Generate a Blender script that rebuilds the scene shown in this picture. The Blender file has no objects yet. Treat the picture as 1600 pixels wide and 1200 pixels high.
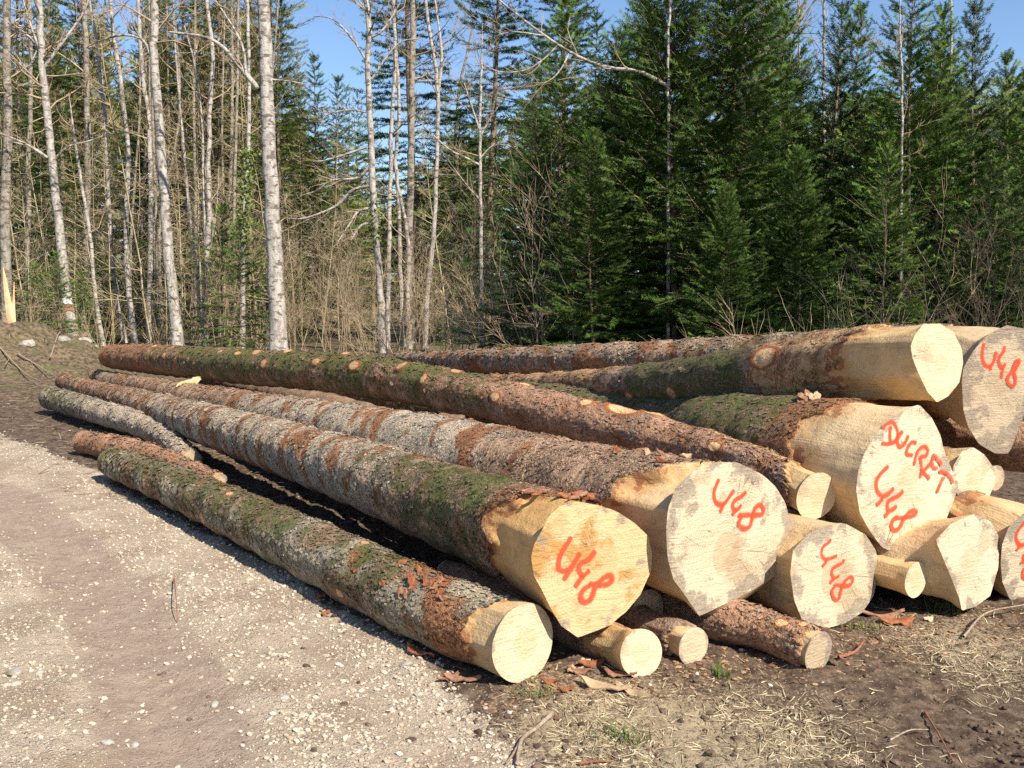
import bpy, math, random
import numpy as np
from mathutils import Vector, Matrix
R = math.radians
SC = bpy.context.scene
COL = SC.collection
random.seed(7)
RNG = np.random.default_rng(11)

# ------------------------------------------------------------------ camera
F = 1570.0                      # focal length in pixels of the 1600 wide photograph
PITCH = R(5.3)
CAMH = 1.6
cam = bpy.data.cameras.new('camera'); camo = bpy.data.objects.new('camera', cam); COL.objects.link(camo)
cam.sensor_width = 36; cam.lens = 36 * F / 1600
cam.clip_start = 0.05; cam.clip_end = 3000
camo.location = (0, 0, CAMH); camo.rotation_euler = (R(90) - PITCH, 0, 0)
SC.camera = camo

# ------------------------------------------------------------------ light
SUN_AZ = R(-50)                 # direction towards the sun, measured from +X
SUN_EL = R(43)
world = bpy.data.worlds.new('World'); SC.world = world; world.use_nodes = True
wn = world.node_tree
sky = wn.nodes.new('ShaderNodeTexSky'); sky.sky_type = 'NISHITA'; sky.sun_disc = False
sky.sun_elevation = SUN_EL; sky.sun_rotation = R(90) - SUN_AZ
sky.air_density = 1.0; sky.dust_density = 0.3; sky.ozone_density = 4.5; sky.altitude = 600
bg = wn.nodes['Background']; bg.inputs['Strength'].default_value = 0.10
wn.links.new(sky.outputs[0], bg.inputs['Color'])
sd = Vector((math.cos(SUN_AZ) * math.cos(SUN_EL), math.sin(SUN_AZ) * math.cos(SUN_EL), math.sin(SUN_EL)))
sl = bpy.data.lights.new('sun', 'SUN'); sl.energy = 5.0; sl.angle = R(0.5); sl.color = (1.0, 0.92, 0.78)
so = bpy.data.objects.new('sun', sl); COL.objects.link(so); so.rotation_euler = sd.to_track_quat('Z', 'Y').to_euler()
SC.view_settings.view_transform = 'Standard'; SC.view_settings.look = 'None'
SC.view_settings.exposure = 0.80; SC.view_settings.gamma = 1
SC.cycles.max_bounces = 5; SC.cycles.diffuse_bounces = 3; SC.cycles.glossy_bounces = 2
SC.cycles.transparent_max_bounces = 6; SC.cycles.use_denoising = False
SC.render.film_transparent = False

# ------------------------------------------------------------------ pixel helpers
cp, sp = math.cos(PITCH), math.sin(PITCH)
def ray(px, py):
    a = (px - 800) / F; b = (600 - py) / F
    return np.array([a, cp + b * sp, -sp + b * cp])
def at(px, py, Y):
    d = ray(px, py); return np.array([0, 0, CAMH]) + d * (Y / d[1])
def gnd(px, py, z=0.0):
    d = ray(px, py); return np.array([0, 0, CAMH]) + d * ((z - CAMH) / d[2])

# ------------------------------------------------------------------ noise (numpy)
def _hash(ix, iy, iz, seed):
    h = (ix.astype(np.int64) * 374761393 + iy.astype(np.int64) * 668265263 + iz.astype(np.int64) * 2147483647 + seed * 974634777) & 0xffffffff
    h = ((h ^ (h >> 13)) * 1274126177) & 0xffffffff
    h = ((h ^ (h >> 16)) * 2246822519) & 0xffffffff
    h = h ^ (h >> 15)
    return (h & 0xffffff) / float(0xffffff)
def vnoise(P, seed=0):
    P = np.asarray(P, float); i = np.floor(P).astype(np.int64); f = P - i; f = f * f * (3 - 2 * f)
    x, y, z = i[..., 0], i[..., 1], i[..., 2]; u, v, w = f[..., 0], f[..., 1], f[..., 2]
    def c(a, b, d): return _hash(x + a, y + b, z + d, seed)
    return ((c(0,0,0)*(1-u)+c(1,0,0)*u)*(1-v)+(c(0,1,0)*(1-u)+c(1,1,0)*u)*v)*(1-w) + ((c(0,0,1)*(1-u)+c(1,0,1)*u)*(1-v)+(c(0,1,1)*(1-u)+c(1,1,1)*u)*v)*w
def fbm(P, seed=0, oct=4, gain=.5):
    s = 0; a = 1; t = 0; P = np.asarray(P, float)
    for k in range(oct):
        s = s + a * vnoise(P * 2 ** k + 17.3 * k, seed + k); t += a; a *= gain
    return s / t
def sstep(a, b, x):
    t = np.clip((x - a) / (b - a), 0, 1); return t * t * (3 - 2 * t)

# ------------------------------------------------------------------ objects
def mesh_from(name, V, Fq, attrs=None, smooth=True, mats=()):
    V = np.asarray(V, np.float32).reshape(-1, 3); me = bpy.data.meshes.new(name)
    faces = [np.asarray(f, np.int32) for f in (Fq if isinstance(Fq, (list, tuple)) else [Fq])]
    faces = [f for f in faces if f.size]
    loops = np.concatenate([f.ravel() for f in faces]); sizes = np.concatenate([np.full(len(f), f.shape[1], np.int32) for f in faces])
    me.vertices.add(len(V)); me.vertices.foreach_set('co', V.ravel())
    me.loops.add(len(loops)); me.loops.foreach_set('vertex_index', loops)
    me.polygons.add(len(sizes)); st = np.zeros(len(sizes), np.int32); st[1:] = np.cumsum(sizes)[:-1]
    me.polygons.foreach_set('loop_start', st); me.polygons.foreach_set('loop_total', sizes)
    me.polygons.foreach_set('use_smooth', np.full(len(sizes), bool(smooth)))
    for k, (typ, data) in (attrs or {}).items():
        a = me.attributes.new(k, typ, 'POINT'); data = np.asarray(data, np.float32)
        a.data.foreach_set({'FLOAT': 'value', 'FLOAT_VECTOR': 'vector', 'FLOAT_COLOR': 'color'}[typ], data.ravel())
    me.update(calc_edges=True)
    for m in mats: me.materials.append(m)
    return me
def link(name, me, parent=None, loc=(0, 0, 0)):
    o = bpy.data.objects.new(name, me); COL.objects.link(o); o.location = loc
    if parent is not None: o.parent = parent
    return o
def tag(o, label=None, cat=None, group=None, kind=None):
    if label: o['label'] = label
    if cat: o['category'] = cat
    if group: o['group'] = group
    if kind: o['kind'] = kind
    return o
def empty(name, loc, label, cat, group=None, rz=0):
    o = bpy.data.objects.new(name, None); COL.objects.link(o); o.location = Vector(loc); o.rotation_euler = (0, 0, rz)
    o.empty_display_size = .1
    return tag(o, label, cat, group)
def copy_thing(root, loc, rz=0, sc=1, label=None, group=None):
    r = root.copy(); COL.objects.link(r); r.location = Vector(loc); r.rotation_euler = (0, 0, rz); r.scale = (sc, sc, sc)
    if label: r['label'] = label
    if group: r['group'] = group
    for ch in [c for c in root.children]:
        c = ch.copy(); COL.objects.link(c); c.parent = r
        for g in ch.children:
            d = g.copy(); COL.objects.link(d); d.parent = c
    return r

# ------------------------------------------------------------------ shader helper
class NT:
    def __init__(s, name):
        s.m = bpy.data.materials.new(name); s.m.use_nodes = True; s.t = s.m.node_tree
        s.b = s.t.nodes['Principled BSDF']; s.b.inputs['Specular IOR Level'].default_value = .25
        s.b.inputs['Roughness'].default_value = .85
    def put(s, sock, v):
        if v is None: return
        if isinstance(v, bpy.types.NodeSocket): s.t.links.new(v, sock)
        else:
            if isinstance(v, (tuple, list)) and len(v) == 3 and sock.type == 'RGBA': v = (*v, 1)
            sock.default_value = v
    def n(s, typ, **k):
        nd = s.t.nodes.new('ShaderNode' + typ)
        for a, v in k.items():
            if hasattr(nd, a) and a not in nd.inputs: setattr(nd, a, v)
        return nd
    def obj(s): return s.n('TexCoord').outputs['Object']
    def pos(s): return s.n('NewGeometry').outputs['Position']
    def attr(s, name, out='Fac'):
        a = s.n('Attribute', attribute_name=name); return a.outputs[out]
    def noise(s, vec, scale, detail=4, rough=.55, dist=0, out='Fac'):
        a = s.n('TexNoise'); s.put(a.inputs['Vector'], vec); a.inputs['Scale'].default_value = scale
        a.inputs['Detail'].default_value = detail; a.inputs['Roughness'].default_value = rough; a.inputs['Distortion'].default_value = dist
        return a.outputs[out]
    def vor(s, vec, scale, feature='F1', out='Distance', rand=1):
        a = s.n('TexVoronoi', feature=feature); s.put(a.inputs['Vector'], vec); a.inputs['Scale'].default_value = scale
        a.inputs['Randomness'].default_value = rand; return a.outputs[out]
    def math(s, op, a, b=None, c=None, clamp=False):
        m = s.n('Math', operation=op); m.use_clamp = clamp; s.put(m.inputs[0], a)
        if b is not None: s.put(m.inputs[1], b)
        if c is not None: s.put(m.inputs[2], c)
        return m.outputs[0]
    def map(s, v, a, b, c=0., d=1., smooth=True):
        m = s.n('MapRange'); m.interpolation_type = 'SMOOTHSTEP' if smooth else 'LINEAR'
        s.put(m.inputs[0], v)
        for i, x in enumerate((a, b, c, d)): s.put(m.inputs[i + 1], x)
        return m.outputs[0]
    def mix(s, f, a, b, mode='MIX'):
        m = s.n('Mix', data_type='RGBA', blend_type=mode); m.clamp_factor = True
        s.put(m.inputs[0], f); s.put(m.inputs[6], a); s.put(m.inputs[7], b); return m.outputs[2]
    def scale(s, vec, k):
        m = s.n('VectorMath', operation='MULTIPLY'); s.put(m.inputs[0], vec); m.inputs[1].default_value = k; return m.outputs[0]
    def vadd(s, a, b):
        m = s.n('VectorMath', operation='ADD'); s.put(m.inputs[0], a); s.put(m.inputs[1], b); return m.outputs[0]
    def bump(s, h, dist=.01, strength=1, prev=None):
        b = s.n('Bump'); b.inputs['Distance'].default_value = dist; s.put(b.inputs['Strength'], strength); s.put(b.inputs['Height'], h)
        if prev is not None: s.t.links.new(prev, b.inputs['Normal'])
        return b.outputs[0]
    def out(s, col=None, nrm=None, rough=None):
        if col is not None: s.put(s.b.inputs['Base Color'], col)
        if nrm is not None: s.t.links.new(nrm, s.b.inputs['Normal'])
        if rough is not None: s.put(s.b.inputs['Roughness'], rough)
        return s.m

def bark_mat(name, base=(.13, .085, .06), light=(.42, .39, .36), cells=45, crack=.5, fine=1.0, warm=(.26, .13, .07)):
    s = NT(name); P = s.obj()
    mk = s.n('Attribute', attribute_name='mask'); sepn = s.n('SeparateColor'); s.t.links.new(mk.outputs['Color'], sepn.inputs[0])
    moss, lich, red, bare = sepn.outputs[0], sepn.outputs[1], sepn.outputs[2], mk.outputs['Alpha']
    knot = s.attr('knot')
    n1 = s.noise(P, 9, 6, .6); n2 = s.noise(P, 55, 5, .65); n3 = s.noise(P, 3, 3); n4 = s.noise(P, 160, 3, .6)
    wob = s.vadd(P, s.scale(s.noise(P, 13, 4, .65, out='Color'), (.10, .10, .10)))
    n5 = s.noise(s.vadd(P, (7.7, 1.3, 2.2)), 5, 5, .65); crk = s.map(n5, .40, .60, .15, 1.)
    ve = s.vor(wob, cells, 'DISTANCE_TO_EDGE'); vc = s.vor(wob, cells, out='Color')
    vcell = s.n('SeparateColor'); s.t.links.new(vc, vcell.inputs[0]); cell = vcell.outputs[0]
    col = s.mix(s.map(n1, .35, .68), base, warm)
    col = s.mix(s.map(s.math('ADD', n2, s.math('MULTIPLY', cell, .25)), .42, .80), col, tuple(min(1, x * 1.9) for x in base))
    col = s.mix(s.map(n2, .44, .34), col, tuple(x * .4 for x in base))
    # lichen / pale plates
    lf = s.math('ADD', s.math('MULTIPLY', lich, 1.25), s.math('ADD', s.math('MULTIPLY', s.math('SUBTRACT', n2, .5), 1.6), s.math('ADD', s.math('MULTIPLY', s.math('SUBTRACT', cell, .5), .35), s.math('MULTIPLY', s.math('SUBTRACT', n5, .5), 1.6))))
    lcol = s.mix(cell, light, tuple(x * .62 for x in light))
    col = s.mix(s.map(lf, .48, .80), col, lcol)
    # red scars
    rf = s.math('ADD', red, s.math('ADD', s.math('MULTIPLY', s.math('SUBTRACT', n1, .5), 1.0), s.math('MULTIPLY', s.math('SUBTRACT', n2, .5), .9)))
    rcol = s.mix(s.map(n2, .3, .7), (.25, .085, .035), (.47, .25, .12)); rcol = s.mix(s.map(n4, .5, .7), rcol, (.16, .07, .04))
    rm = s.map(rf, .49, .66)
    col = s.mix(rm, col, rcol)
    # cracks
    ck = s.math('MULTIPLY', s.map(ve, 0.0, .13, 1, 0), crk)
    col = s.mix(s.math('MULTIPLY', s.math('MULTIPLY', ck, crack), s.math('SUBTRACT', 1, rm)), col, (.035, .022, .015))
    # moss
    mf = s.math('ADD', moss, s.math('ADD', s.math('MULTIPLY', s.math('SUBTRACT', n1, .5), 1.2), s.math('MULTIPLY', s.math('SUBTRACT', n4, .5), .9)))
    mcol = s.mix(s.map(n2, .35, .7), (.060, .075, .018), (.19, .20, .065)); mcol = s.mix(s.map(n3, .45, .62), mcol, s.mix(s.map(n2, .35, .7), (.065, .085, .016), (.165, .20, .05)))
    mm = s.math('MULTIPLY', s.map(mf, .43, .74), .90)
    col = s.mix(mm, col, mcol)
    bf = s.math('ADD', bare, s.math('ADD', s.math('MULTIPLY', s.math('SUBTRACT', n1, .5), 1.0), s.math('MULTIPLY', s.math('SUBTRACT', n2, .5), .6)))
    bcol = s.mix(s.map(s.noise(P, 16, 4), .4, .62), (.56, .36, .19), (.36, .20, .10))
    col = s.mix(s.map(bf, .46, .50), col, (.26, .10, .045)); col = s.mix(s.map(bf, .52, .56), col, bcol)
    # knots: orange rim, pale heart
    kn = s.math('ADD', knot, s.math('MULTIPLY', s.math('SUBTRACT', n2, .5), .30))
    col = s.mix(s.map(kn, .34, .42), col, (.36, .12, .04))
    kc = s.mix(s.map(s.noise(P, 90, 3), .3, .7), (.60, .34, .15), (.78, .55, .30))
    col = s.mix(s.map(kn, .50, .60), col, kc)
    h = s.math('ADD', s.math('MULTIPLY', n2, 1.0), s.math('MULTIPLY', s.math('MULTIPLY', s.map(ve, 0, .22), crk), .7 * crack + .15))
    h = s.math('ADD', h, s.math('MULTIPLY', s.math('MULTIPLY', n4, .7), s.math('ADD', mm, .4)))
    h = s.math('SUBTRACT', h, s.math('MULTIPLY', rm, .5))
    b = s.bump(h, .014 * fine, 1.)
    return s.out(col, b, .9)

def wood_mat(name, sap=(.56, .43, .26), heart=(.72, .50, .25), orange=(.62, .31, .09), o_amt=.1, stain=.35, hr=.09, side=(.48, .33, .17), side_dirt=.3, seed=0.):
    """bare conifer wood: rings round the pith, weather stains towards the rim, saw ridges"""
    s = NT(name)
    fc = s.n('Attribute', attribute_name='fc').outputs['Vector']
    rim = s.attr('rim'); isd = s.attr('side')
    P = s.vadd(fc, (seed, seed * .7, 0.))
    sx = s.n('SeparateXYZ'); s.t.links.new(fc, sx.inputs[0])
    r = s.math('SQRT', s.math('ADD', s.math('MULTIPLY', sx.outputs[0], sx.outputs[0]), s.math('MULTIPLY', sx.outputs[1], sx.outputs[1])))
    n1 = s.noise(P, 5, 4); n2 = s.noise(P, 22, 5, .6); n3 = s.noise(P, 90, 4, .65)
    rr = s.math('ADD', r, s.math('ADD', s.math('MULTIPLY', s.math('SUBTRACT', n1, .5), .07), s.math('MULTIPLY', s.math('SUBTRACT', n2, .5), .008)))
    ring = s.math('SINE', s.math('ADD', s.math('MULTIPLY', rr, 480), s.math('MULTIPLY', sx.outputs[2], 30)))
    ring2 = s.math('SINE', s.math('MULTIPLY', rr, 230))
    col = s.mix(s.map(n1, .35, .65), sap, tuple(x * .93 for x in sap))
    col = s.mix(s.math('MULTIPLY', s.map(rr, hr * 1.08, hr * .82), .55), col, heart)
    col = s.mix(s.map(s.math('ADD', n1, s.math('MULTIPLY', n2, .35)), 1.02 - o_amt * .6, 1.14 - o_amt * .6), col, orange)
    col = s.mix(s.math('MULTIPLY', s.map(ring, .1, 1), s.map(n1, .38, .6, .10, .34)), col, tuple(x * .55 for x in heart))
    col = s.mix(s.math('MULTIPLY', s.map(ring2, .4, 1), .10), col, tuple(x * .6 for x in heart))
    gr = s.noise(s.vadd(s.scale(P, (9, 120, 4)), s.scale(s.noise(P, 3, 2, out='Color'), (3, 9, 1))), 1.0, 4, .6)
    col = s.mix(s.math('MULTIPLY', s.map(gr, .50, .70), .30), col, tuple(x * .62 for x in heart))
    col = s.mix(s.math('MULTIPLY', s.map(s.noise(s.vadd(P, (1.7, .3, 4.)), 4.5, 6, .62), .54, .62), .5), col, tuple(x * .72 for x in heart))
    # trimmed side is more golden
    sc_ = s.mix(s.map(n2, .3, .7), side, tuple(min(1, x * 1.25) for x in side))
    strk = s.noise(s.scale(P, (34, 34, 2.2)), 1.0, 5, .6)
    sc_ = s.mix(s.math('MULTIPLY', s.map(strk, .50, .72), .6), sc_, tuple(x * .62 for x in side))
    sc_ = s.mix(s.math('MULTIPLY', s.map(ring2, .2, 1), .12), sc_, tuple(x * .6 for x in side))
    sc_ = s.mix(s.map(s.noise(P, 7, 4, .6), .50, .66), sc_, tuple(min(1, x * 1.25) for x in side))
    ib = s.math('ADD', rim, s.math('ADD', s.math('MULTIPLY', s.math('SUBTRACT', n1, .5), 1.3), s.math('MULTIPLY', s.math('SUBTRACT', n2, .5), 1.0)))
    sc_ = s.mix(s.math('MULTIPLY', s.map(ib, .62, .80), .55), sc_, (.46, .24, .085)); sc_ = s.mix(s.math('MULTIPLY', s.map(ib, .90, 1.02), .85), sc_, (.26, .10, .045))
    col = s.mix(isd, col, sc_)
    dirt = s.map(s.math('ADD', s.math('ADD', s.math('MULTIPLY', n2, .8), s.math('MULTIPLY', n3, .3)), s.math('MULTIPLY', s.math('SUBTRACT', n1, .5), 1.2)), .78, .92)
    col = s.mix(s.math('MULTIPLY', s.math('MULTIPLY', dirt, isd), side_dirt), col, (.16, .085, .045))
    # weather stain near rim
    nb_ = s.noise(s.vadd(P, (3.1, 7.7, 0)), 7, 5, .62)
    e = s.math('ADD', s.math('MULTIPLY', s.map(rim, .45, 1.0, 0, 1), .50), s.math('ADD', s.math('MULTIPLY', s.math('SUBTRACT', nb_, .5), 2.2), s.math('MULTIPLY', s.math('SUBTRACT', n3, .5), .5)))
    st = s.math('MULTIPLY', s.map(e, .84 - stain * .62, 1.02 - stain * .62), s.math('SUBTRACT', 1, isd))
    gcol = s.mix(s.map(n3, .3, .7), (.15, .12, .10), (.33, .265, .20))
    col = s.mix(s.math('MULTIPLY', st, .75), col, gcol)
    # small flecks
    col = s.mix(s.math('MULTIPLY', s.map(s.vor(P, 38), .05, .02), .6), col, (.20, .12, .06))
    # drying checks running out from the pith
    ang = s.math('ARCTAN2', sx.outputs[1], sx.outputs[0])
    cmb = s.n('CombineXYZ'); s.put(cmb.inputs[0], s.math('MULTIPLY', ang, 7)); s.put(cmb.inputs[1], s.math('MULTIPLY', r, 2.5)); cmb.inputs[2].default_value = seed
    chk = s.vor(cmb.outputs[0], 1.0, 'DISTANCE_TO_EDGE')
    cf = s.math('MULTIPLY', s.map(chk, .034, .0), s.math('MULTIPLY', s.map(n1, .52, .62), s.math('SUBTRACT', 1, isd)))
    col = s.mix(s.math('MULTIPLY', cf, .85), col, (.16, .085, .04))
    saw = s.math('SINE', s.math('ADD', s.math('MULTIPLY', s.math('ADD', sx.outputs[0], s.math('MULTIPLY', sx.outputs[1], .5)), 420), s.math('MULTIPLY', n1, 8)))
    h = s.math('ADD', s.math('MULTIPLY', n1, .5), s.math('ADD', s.math('MULTIPLY', n3, .9), s.math('ADD', s.math('MULTIPLY', n2, 1.2), s.math('MULTIPLY', gr, .8))))
    b = s.bump(h, .006, .9)
    return s.out(col, b, .75)

def plain(name, c1, c2, scale=20, bump=.004, rough=.9, c3=None):
    s = NT(name); P = s.obj(); n = s.noise(P, scale, 5, .6)
    col = s.mix(s.map(n, .35, .65), c1, c2)
    if c3: col = s.mix(s.map(s.noise(P, scale * .3, 4), .52, .62), col, c3)
    return s.out(col, s.bump(s.noise(P, scale * 3, 4), bump), rough)

M_wood_A = wood_mat('wood_cream', (.64, .52, .345), (.54, .39, .22), o_amt=.08, stain=.14, hr=.062, seed=1.1)
M_wood_B = wood_mat('wood_honey', (.62, .45, .24), (.54, .35, .16), (.47, .24, .07), o_amt=.55, stain=.45, hr=.10, side=(.52, .30, .115), side_dirt=.55, seed=5.2)
M_wood_C = wood_mat('wood_weathered', (.63, .52, .355), (.46, .31, .18), (.50, .31, .14), o_amt=.25, stain=.85, hr=.10, side=(.50, .35, .19), seed=9.4)
M_wood_G = wood_mat('wood_pale', (.63, .52, .36), (.54, .41, .25), (.50, .34, .17), o_amt=.15, stain=.65, hr=.08, side=(.53, .38, .21), side_dirt=.2, seed=3.7)
M_wood_F = wood_mat('wood_grey', (.54, .43, .29), (.42, .30, .18), (.42, .27, .13), o_amt=.15, stain=1.05, hr=.08, side=(.46, .33, .19), seed=7.7)
M_wood_E = wood_mat('wood_fresh', (.64, .51, .335), (.54, .40, .235), (.50, .32, .13), o_amt=.15, stain=.22, hr=.05, side=(.52, .35, .17), side_dirt=.5, seed=2.3)
M_bark_moss = bark_mat('bark_mossy', (.20, .13, .08), (.52, .43, .30), cells=60, crack=.3, warm=(.25, .15, .09))
M_bark_pale = bark_mat('bark_lichen', (.30, .19, .12), (.72, .59, .43), cells=40, crack=.75, fine=1.2, warm=(.30, .19, .12))
M_bark_brown = bark_mat('bark_brown', (.21, .145, .10), (.44, .38, .32), cells=55, crack=.4, warm=(.33, .19, .11))
M_bark_red = bark_mat('bark_red', (.27, .155, .095), (.48, .38, .29), cells=50, crack=.3, warm=(.34, .17, .09))

def paint_mat():
    s = NT('spray_paint'); v = s.attr('pv'); P = s.obj()
    n = s.noise(P, 260, 3, .7); n2 = s.noise(P, 30, 3)
    edge = s.math('ADD', s.math('ABSOLUTE', v), s.math('MULTIPLY', s.math('SUBTRACT', n, .5), .8))
    a = s.math('MULTIPLY', s.map(edge, 1.05, .30), s.map(n2, .30, .55, .62, .96))
    s.put(s.b.inputs['Base Color'], s.mix(n2, (.74, .055, .02), (.80, .10, .045))); s.put(s.b.inputs['Alpha'], a)
    s.b.inputs['Roughness'].default_value = .6
    return s.m
M_paint = paint_mat()

# ------------------------------------------------------------------ LOGS
LOGS = {}
def catmull(P, n):
    P = np.asarray(P, float); Q = np.vstack([2 * P[0] - P[1], P, 2 * P[-1] - P[-2]]); out = []
    L = np.r_[0, np.cumsum(np.linalg.norm(np.diff(P[:, :3], axis=0), axis=1))]
    ts = np.linspace(0, L[-1], n)
    for t in ts:
        i = min(np.searchsorted(L, t, side='right') - 1, len(P) - 2); u = (t - L[i]) / (L[i + 1] - L[i])
        a, b, c, d = Q[i], Q[i + 1], Q[i + 2], Q[i + 3]
        out.append(.5 * ((2 * b) + (c - a) * u + (2 * a - 5 * b + 4 * c - d) * u * u + (3 * b - a - 3 * c + d) * u ** 3))
    return np.array(out)

def tinterp(table, th):
    """periodic interpolation of (deg, value) table"""
    a = np.array([t[0] for t in table] + [table[0][0] + 360.]); v = np.array([t[1] for t in table] + [table[0][1]])
    return np.interp((np.degrees(th) - a[0]) % 360 + a[0], a, v)

def make_log(key, label, way, face, bark, wood, t=[(0, .4)], outer=None, s1=.08, seed=1, moss=.2, lich=.2, red=.1, bare=-.2, facet=.9, scales=0,
             knots=(), moss_top=0, lump=.03, flare=.6, group='felled spruce logs in the roadside pile', pith=(0, 0), tilt=(0, 0), name='felled_log', extra=None, nth=112):
    """way: (x,y,z,r) from the near cut face to the far end; face: pixel outline or None for a round cut"""
    rs = np.random.default_rng(seed)
    way = np.asarray(way, float)
    path0 = catmull(way, 400)
    seg = np.r_[0, np.cumsum(np.linalg.norm(np.diff(path0[:, :3], axis=0), axis=1))]; L = seg[-1]
    def pt(s): return np.stack([np.interp(s, seg, path0[:, k]) for k in range(4)], -1)
    th = np.linspace(0, 2 * np.pi, nth, endpoint=False)
    P0 = path0[0, :3]; T0 = path0[6, :3] - path0[0, :3]; T0 /= np.linalg.norm(T0)
    def frame(T):
        S = np.cross(T, [0, 0, 1.]); S /= np.linalg.norm(S, axis=-1, keepdims=True); U = np.cross(S, T); return S, U
    S0, U0 = frame(T0)
    base = Vector((P0[0], P0[1], 0))
    nrm = -T0 + tilt[0] * S0 + tilt[1] * U0; nrm /= np.linalg.norm(nrm)
    def unproj(poly, C, n=nrm):
        out = []
        for px, py in poly:
            d = ray(px, py); o = np.array([0, 0, CAMH]); k = np.dot(C - o, n) / np.dot(d, n); out.append(o + d * k)
        return np.array(out)
    def radial(Q, C):
        X = (Q - C) @ S0; Y = (Q - C) @ U0; n = len(X); rr = np.zeros(nth)
        for i, a in enumerate(th):
            dx, dy = math.cos(a), math.sin(a); best = 0
            for j in range(n):
                x1, y1, x2, y2 = X[j], Y[j], X[(j + 1) % n], Y[(j + 1) % n]
                ex, ey = x2 - x1, y2 - y1; den = dx * ey - dy * ex
                if abs(den) < 1e-12: continue
                k = (x1 * ey - y1 * ex) / den; m = (x1 * dy - y1 * dx) / den
                if k > 0 and -1e-6 <= m <= 1 + 1e-6: best = max(best, k)
            rr[i] = best
        return rr
    cth, sth = np.cos(th), np.sin(th)
    r0 = path0[0, 3]
    if face is None:
        R0 = r0 * (1 + .05 * (fbm(np.stack([cth * 1.5, sth * 1.5, th * 0 + seed], -1), seed, 3) - .5) * 2)
    else:
        R0 = radial(unproj(face, P0), P0)
        R0 = R0 * (1 + .012 * (fbm(np.stack([cth * 6, sth * 6, th * 0 + seed], -1), seed, 2) - .5))
    tt = tinterp(t, th) * (1 + .38 * (fbm(np.stack([cth * 3, sth * 3, th * 0 + seed * 3.1], -1), seed, 4) - .5) * 2)
    tt += .09 * (fbm(np.stack([cth * 11, sth * 11, th * 0 + 5.1], -1), seed + 3, 2) - .5)
    tt = np.clip(tt, .02, None)
    Rsm = R0.copy()
    for _ in range(10): Rsm = (np.roll(Rsm, 1) + Rsm + np.roll(Rsm, -1)) / 3
    wz = -(tilt[0] * cth * 0)
    def ring_pos(s, rad):
        """s (m,) or (m,nth), rad same"""
        s = np.broadcast_to(s, rad.shape); p = pt(s)
        p2 = pt(np.minimum(s + .05, L)); p1 = pt(np.maximum(s - .05, 0)); T = p2[..., :3] - p1[..., :3]; T /= np.linalg.norm(T, axis=-1, keepdims=True)
        S, U = frame(T); return p[..., :3] + S * (rad * cth)[..., None] + U * (rad * sth)[..., None]
    def Rb(s, sm=True):
        s = np.asarray(s); rr = pt(s)[..., 3]
        base_r = rr * (1 + flare * (Rsm / r0 - 1) * np.exp(-np.maximum(s - tt, 0) / .55))
        q = np.stack([cth * 2.2 + 0 * s, sth * 2.2 + 0 * s, s * 1.3], -1)
        return base_r * (1 + lump * 2 * (fbm(q, seed + 9, 2) - .5))
    # --- wood end
    V = []; A_fc = []; A_rim = []; A_side = []
    m = nth; nr = 9
    # planar face with slight relief
    faceR = R0
    fpos = []
    for k in range(1, nr + 1):
        q = k / nr; rad = faceR * q
        x = rad * cth; y = rad * sth; w = (tilt[0] * x + tilt[1] * y)
        rel = .0012 * (fbm(np.stack([x * 9, y * 9, 0 * x + seed], -1), seed, 3) - .5) * (q < .99)
        fpos.append(P0 + S0 * x[:, None] + U0 * y[:, None] + T0 * (w + rel)[:, None])
        A_fc.append(np.stack([x - pith[0], y - pith[1], w], -1)); A_rim.append(np.full(m, q)); A_side.append(np.zeros(m))
    V += fpos
    outline = fpos[-1]
    # side rings
    ns = 16; w0 = tilt[0] * (faceR * cth) + tilt[1] * (faceR * sth)
    Rend = Rb(tt) - .010
    if outer is not None:
        C1 = P0 + T0 * s1; Ro = radial(unproj(outer, C1), C1); Ro = np.maximum(Ro, .02)
    fk = rs.uniform(0, 6.28) + np.arange(6) * 6.283 / 6 + rs.uniform(-.25, .25, 6); fd = rs.uniform(.84, .97, 6) * np.mean(Rend)
    cosd = np.cos(th[:, None] - fk[None]); Rf = np.min(np.where(cosd > .2, fd[None] / np.maximum(cosd, .2), 9), 1)
    rings_side = []
    for k in range(0, ns + 1):
        q = k / ns
        s = w0 + (tt - w0) * q
        if outer is not None:
            a = np.clip((s - w0) / (s1 - w0), 0, 1); b_ = np.clip((s - s1) / np.maximum(tt - s1, .01), 0, 1)
            rad = np.where(s < s1, R0 + (Ro - R0) * a, Ro + (Rend - Ro) * b_)
        else: rad = R0 + (Rend - R0) * q
        if 0 < k < ns: rad = rad + .010 * (fbm(np.stack([cth * 4, sth * 4, s * 6], -1), seed + 5, 3) - .5)
        wf = sstep(0, .18, q) * sstep(1.0, .82, q) * facet; rad = rad + (np.minimum(rad, Rf * (1.04 - .04 * q)) - rad) * wf
        sp_ = np.maximum(s, 0); pp = ring_pos(sp_, rad) + T0 * np.minimum(s, 0)[:, None]
        if k == 0: pp = outline
        rings_side.append(pp); V.append(pp)
        A_fc.append(np.stack([rad * cth - pith[0], rad * sth - pith[1], s], -1)); A_rim.append(np.full(m, q)); A_side.append(np.ones(m))
    V.append(P0[None]); A_fc.append(np.array([[-pith[0], -pith[1], 0]])); A_rim.append(np.zeros(1)); A_side.append(np.zeros(1))
    V = np.concatenate(V); cidx = len(V) - 1
    idx = np.arange(m); nx = (idx + 1) % m; fq = []
    for k in range(nr - 1): fq.append(np.stack([k * m + idx, (k + 1) * m + idx, (k + 1) * m + nx, k * m + nx], -1))
    b0 = nr * m
    for k in range(ns): fq.append(np.stack([b0 + k * m + idx, b0 + (k + 1) * m + idx, b0 + (k + 1) * m + nx, b0 + k * m + nx], -1))
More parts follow.
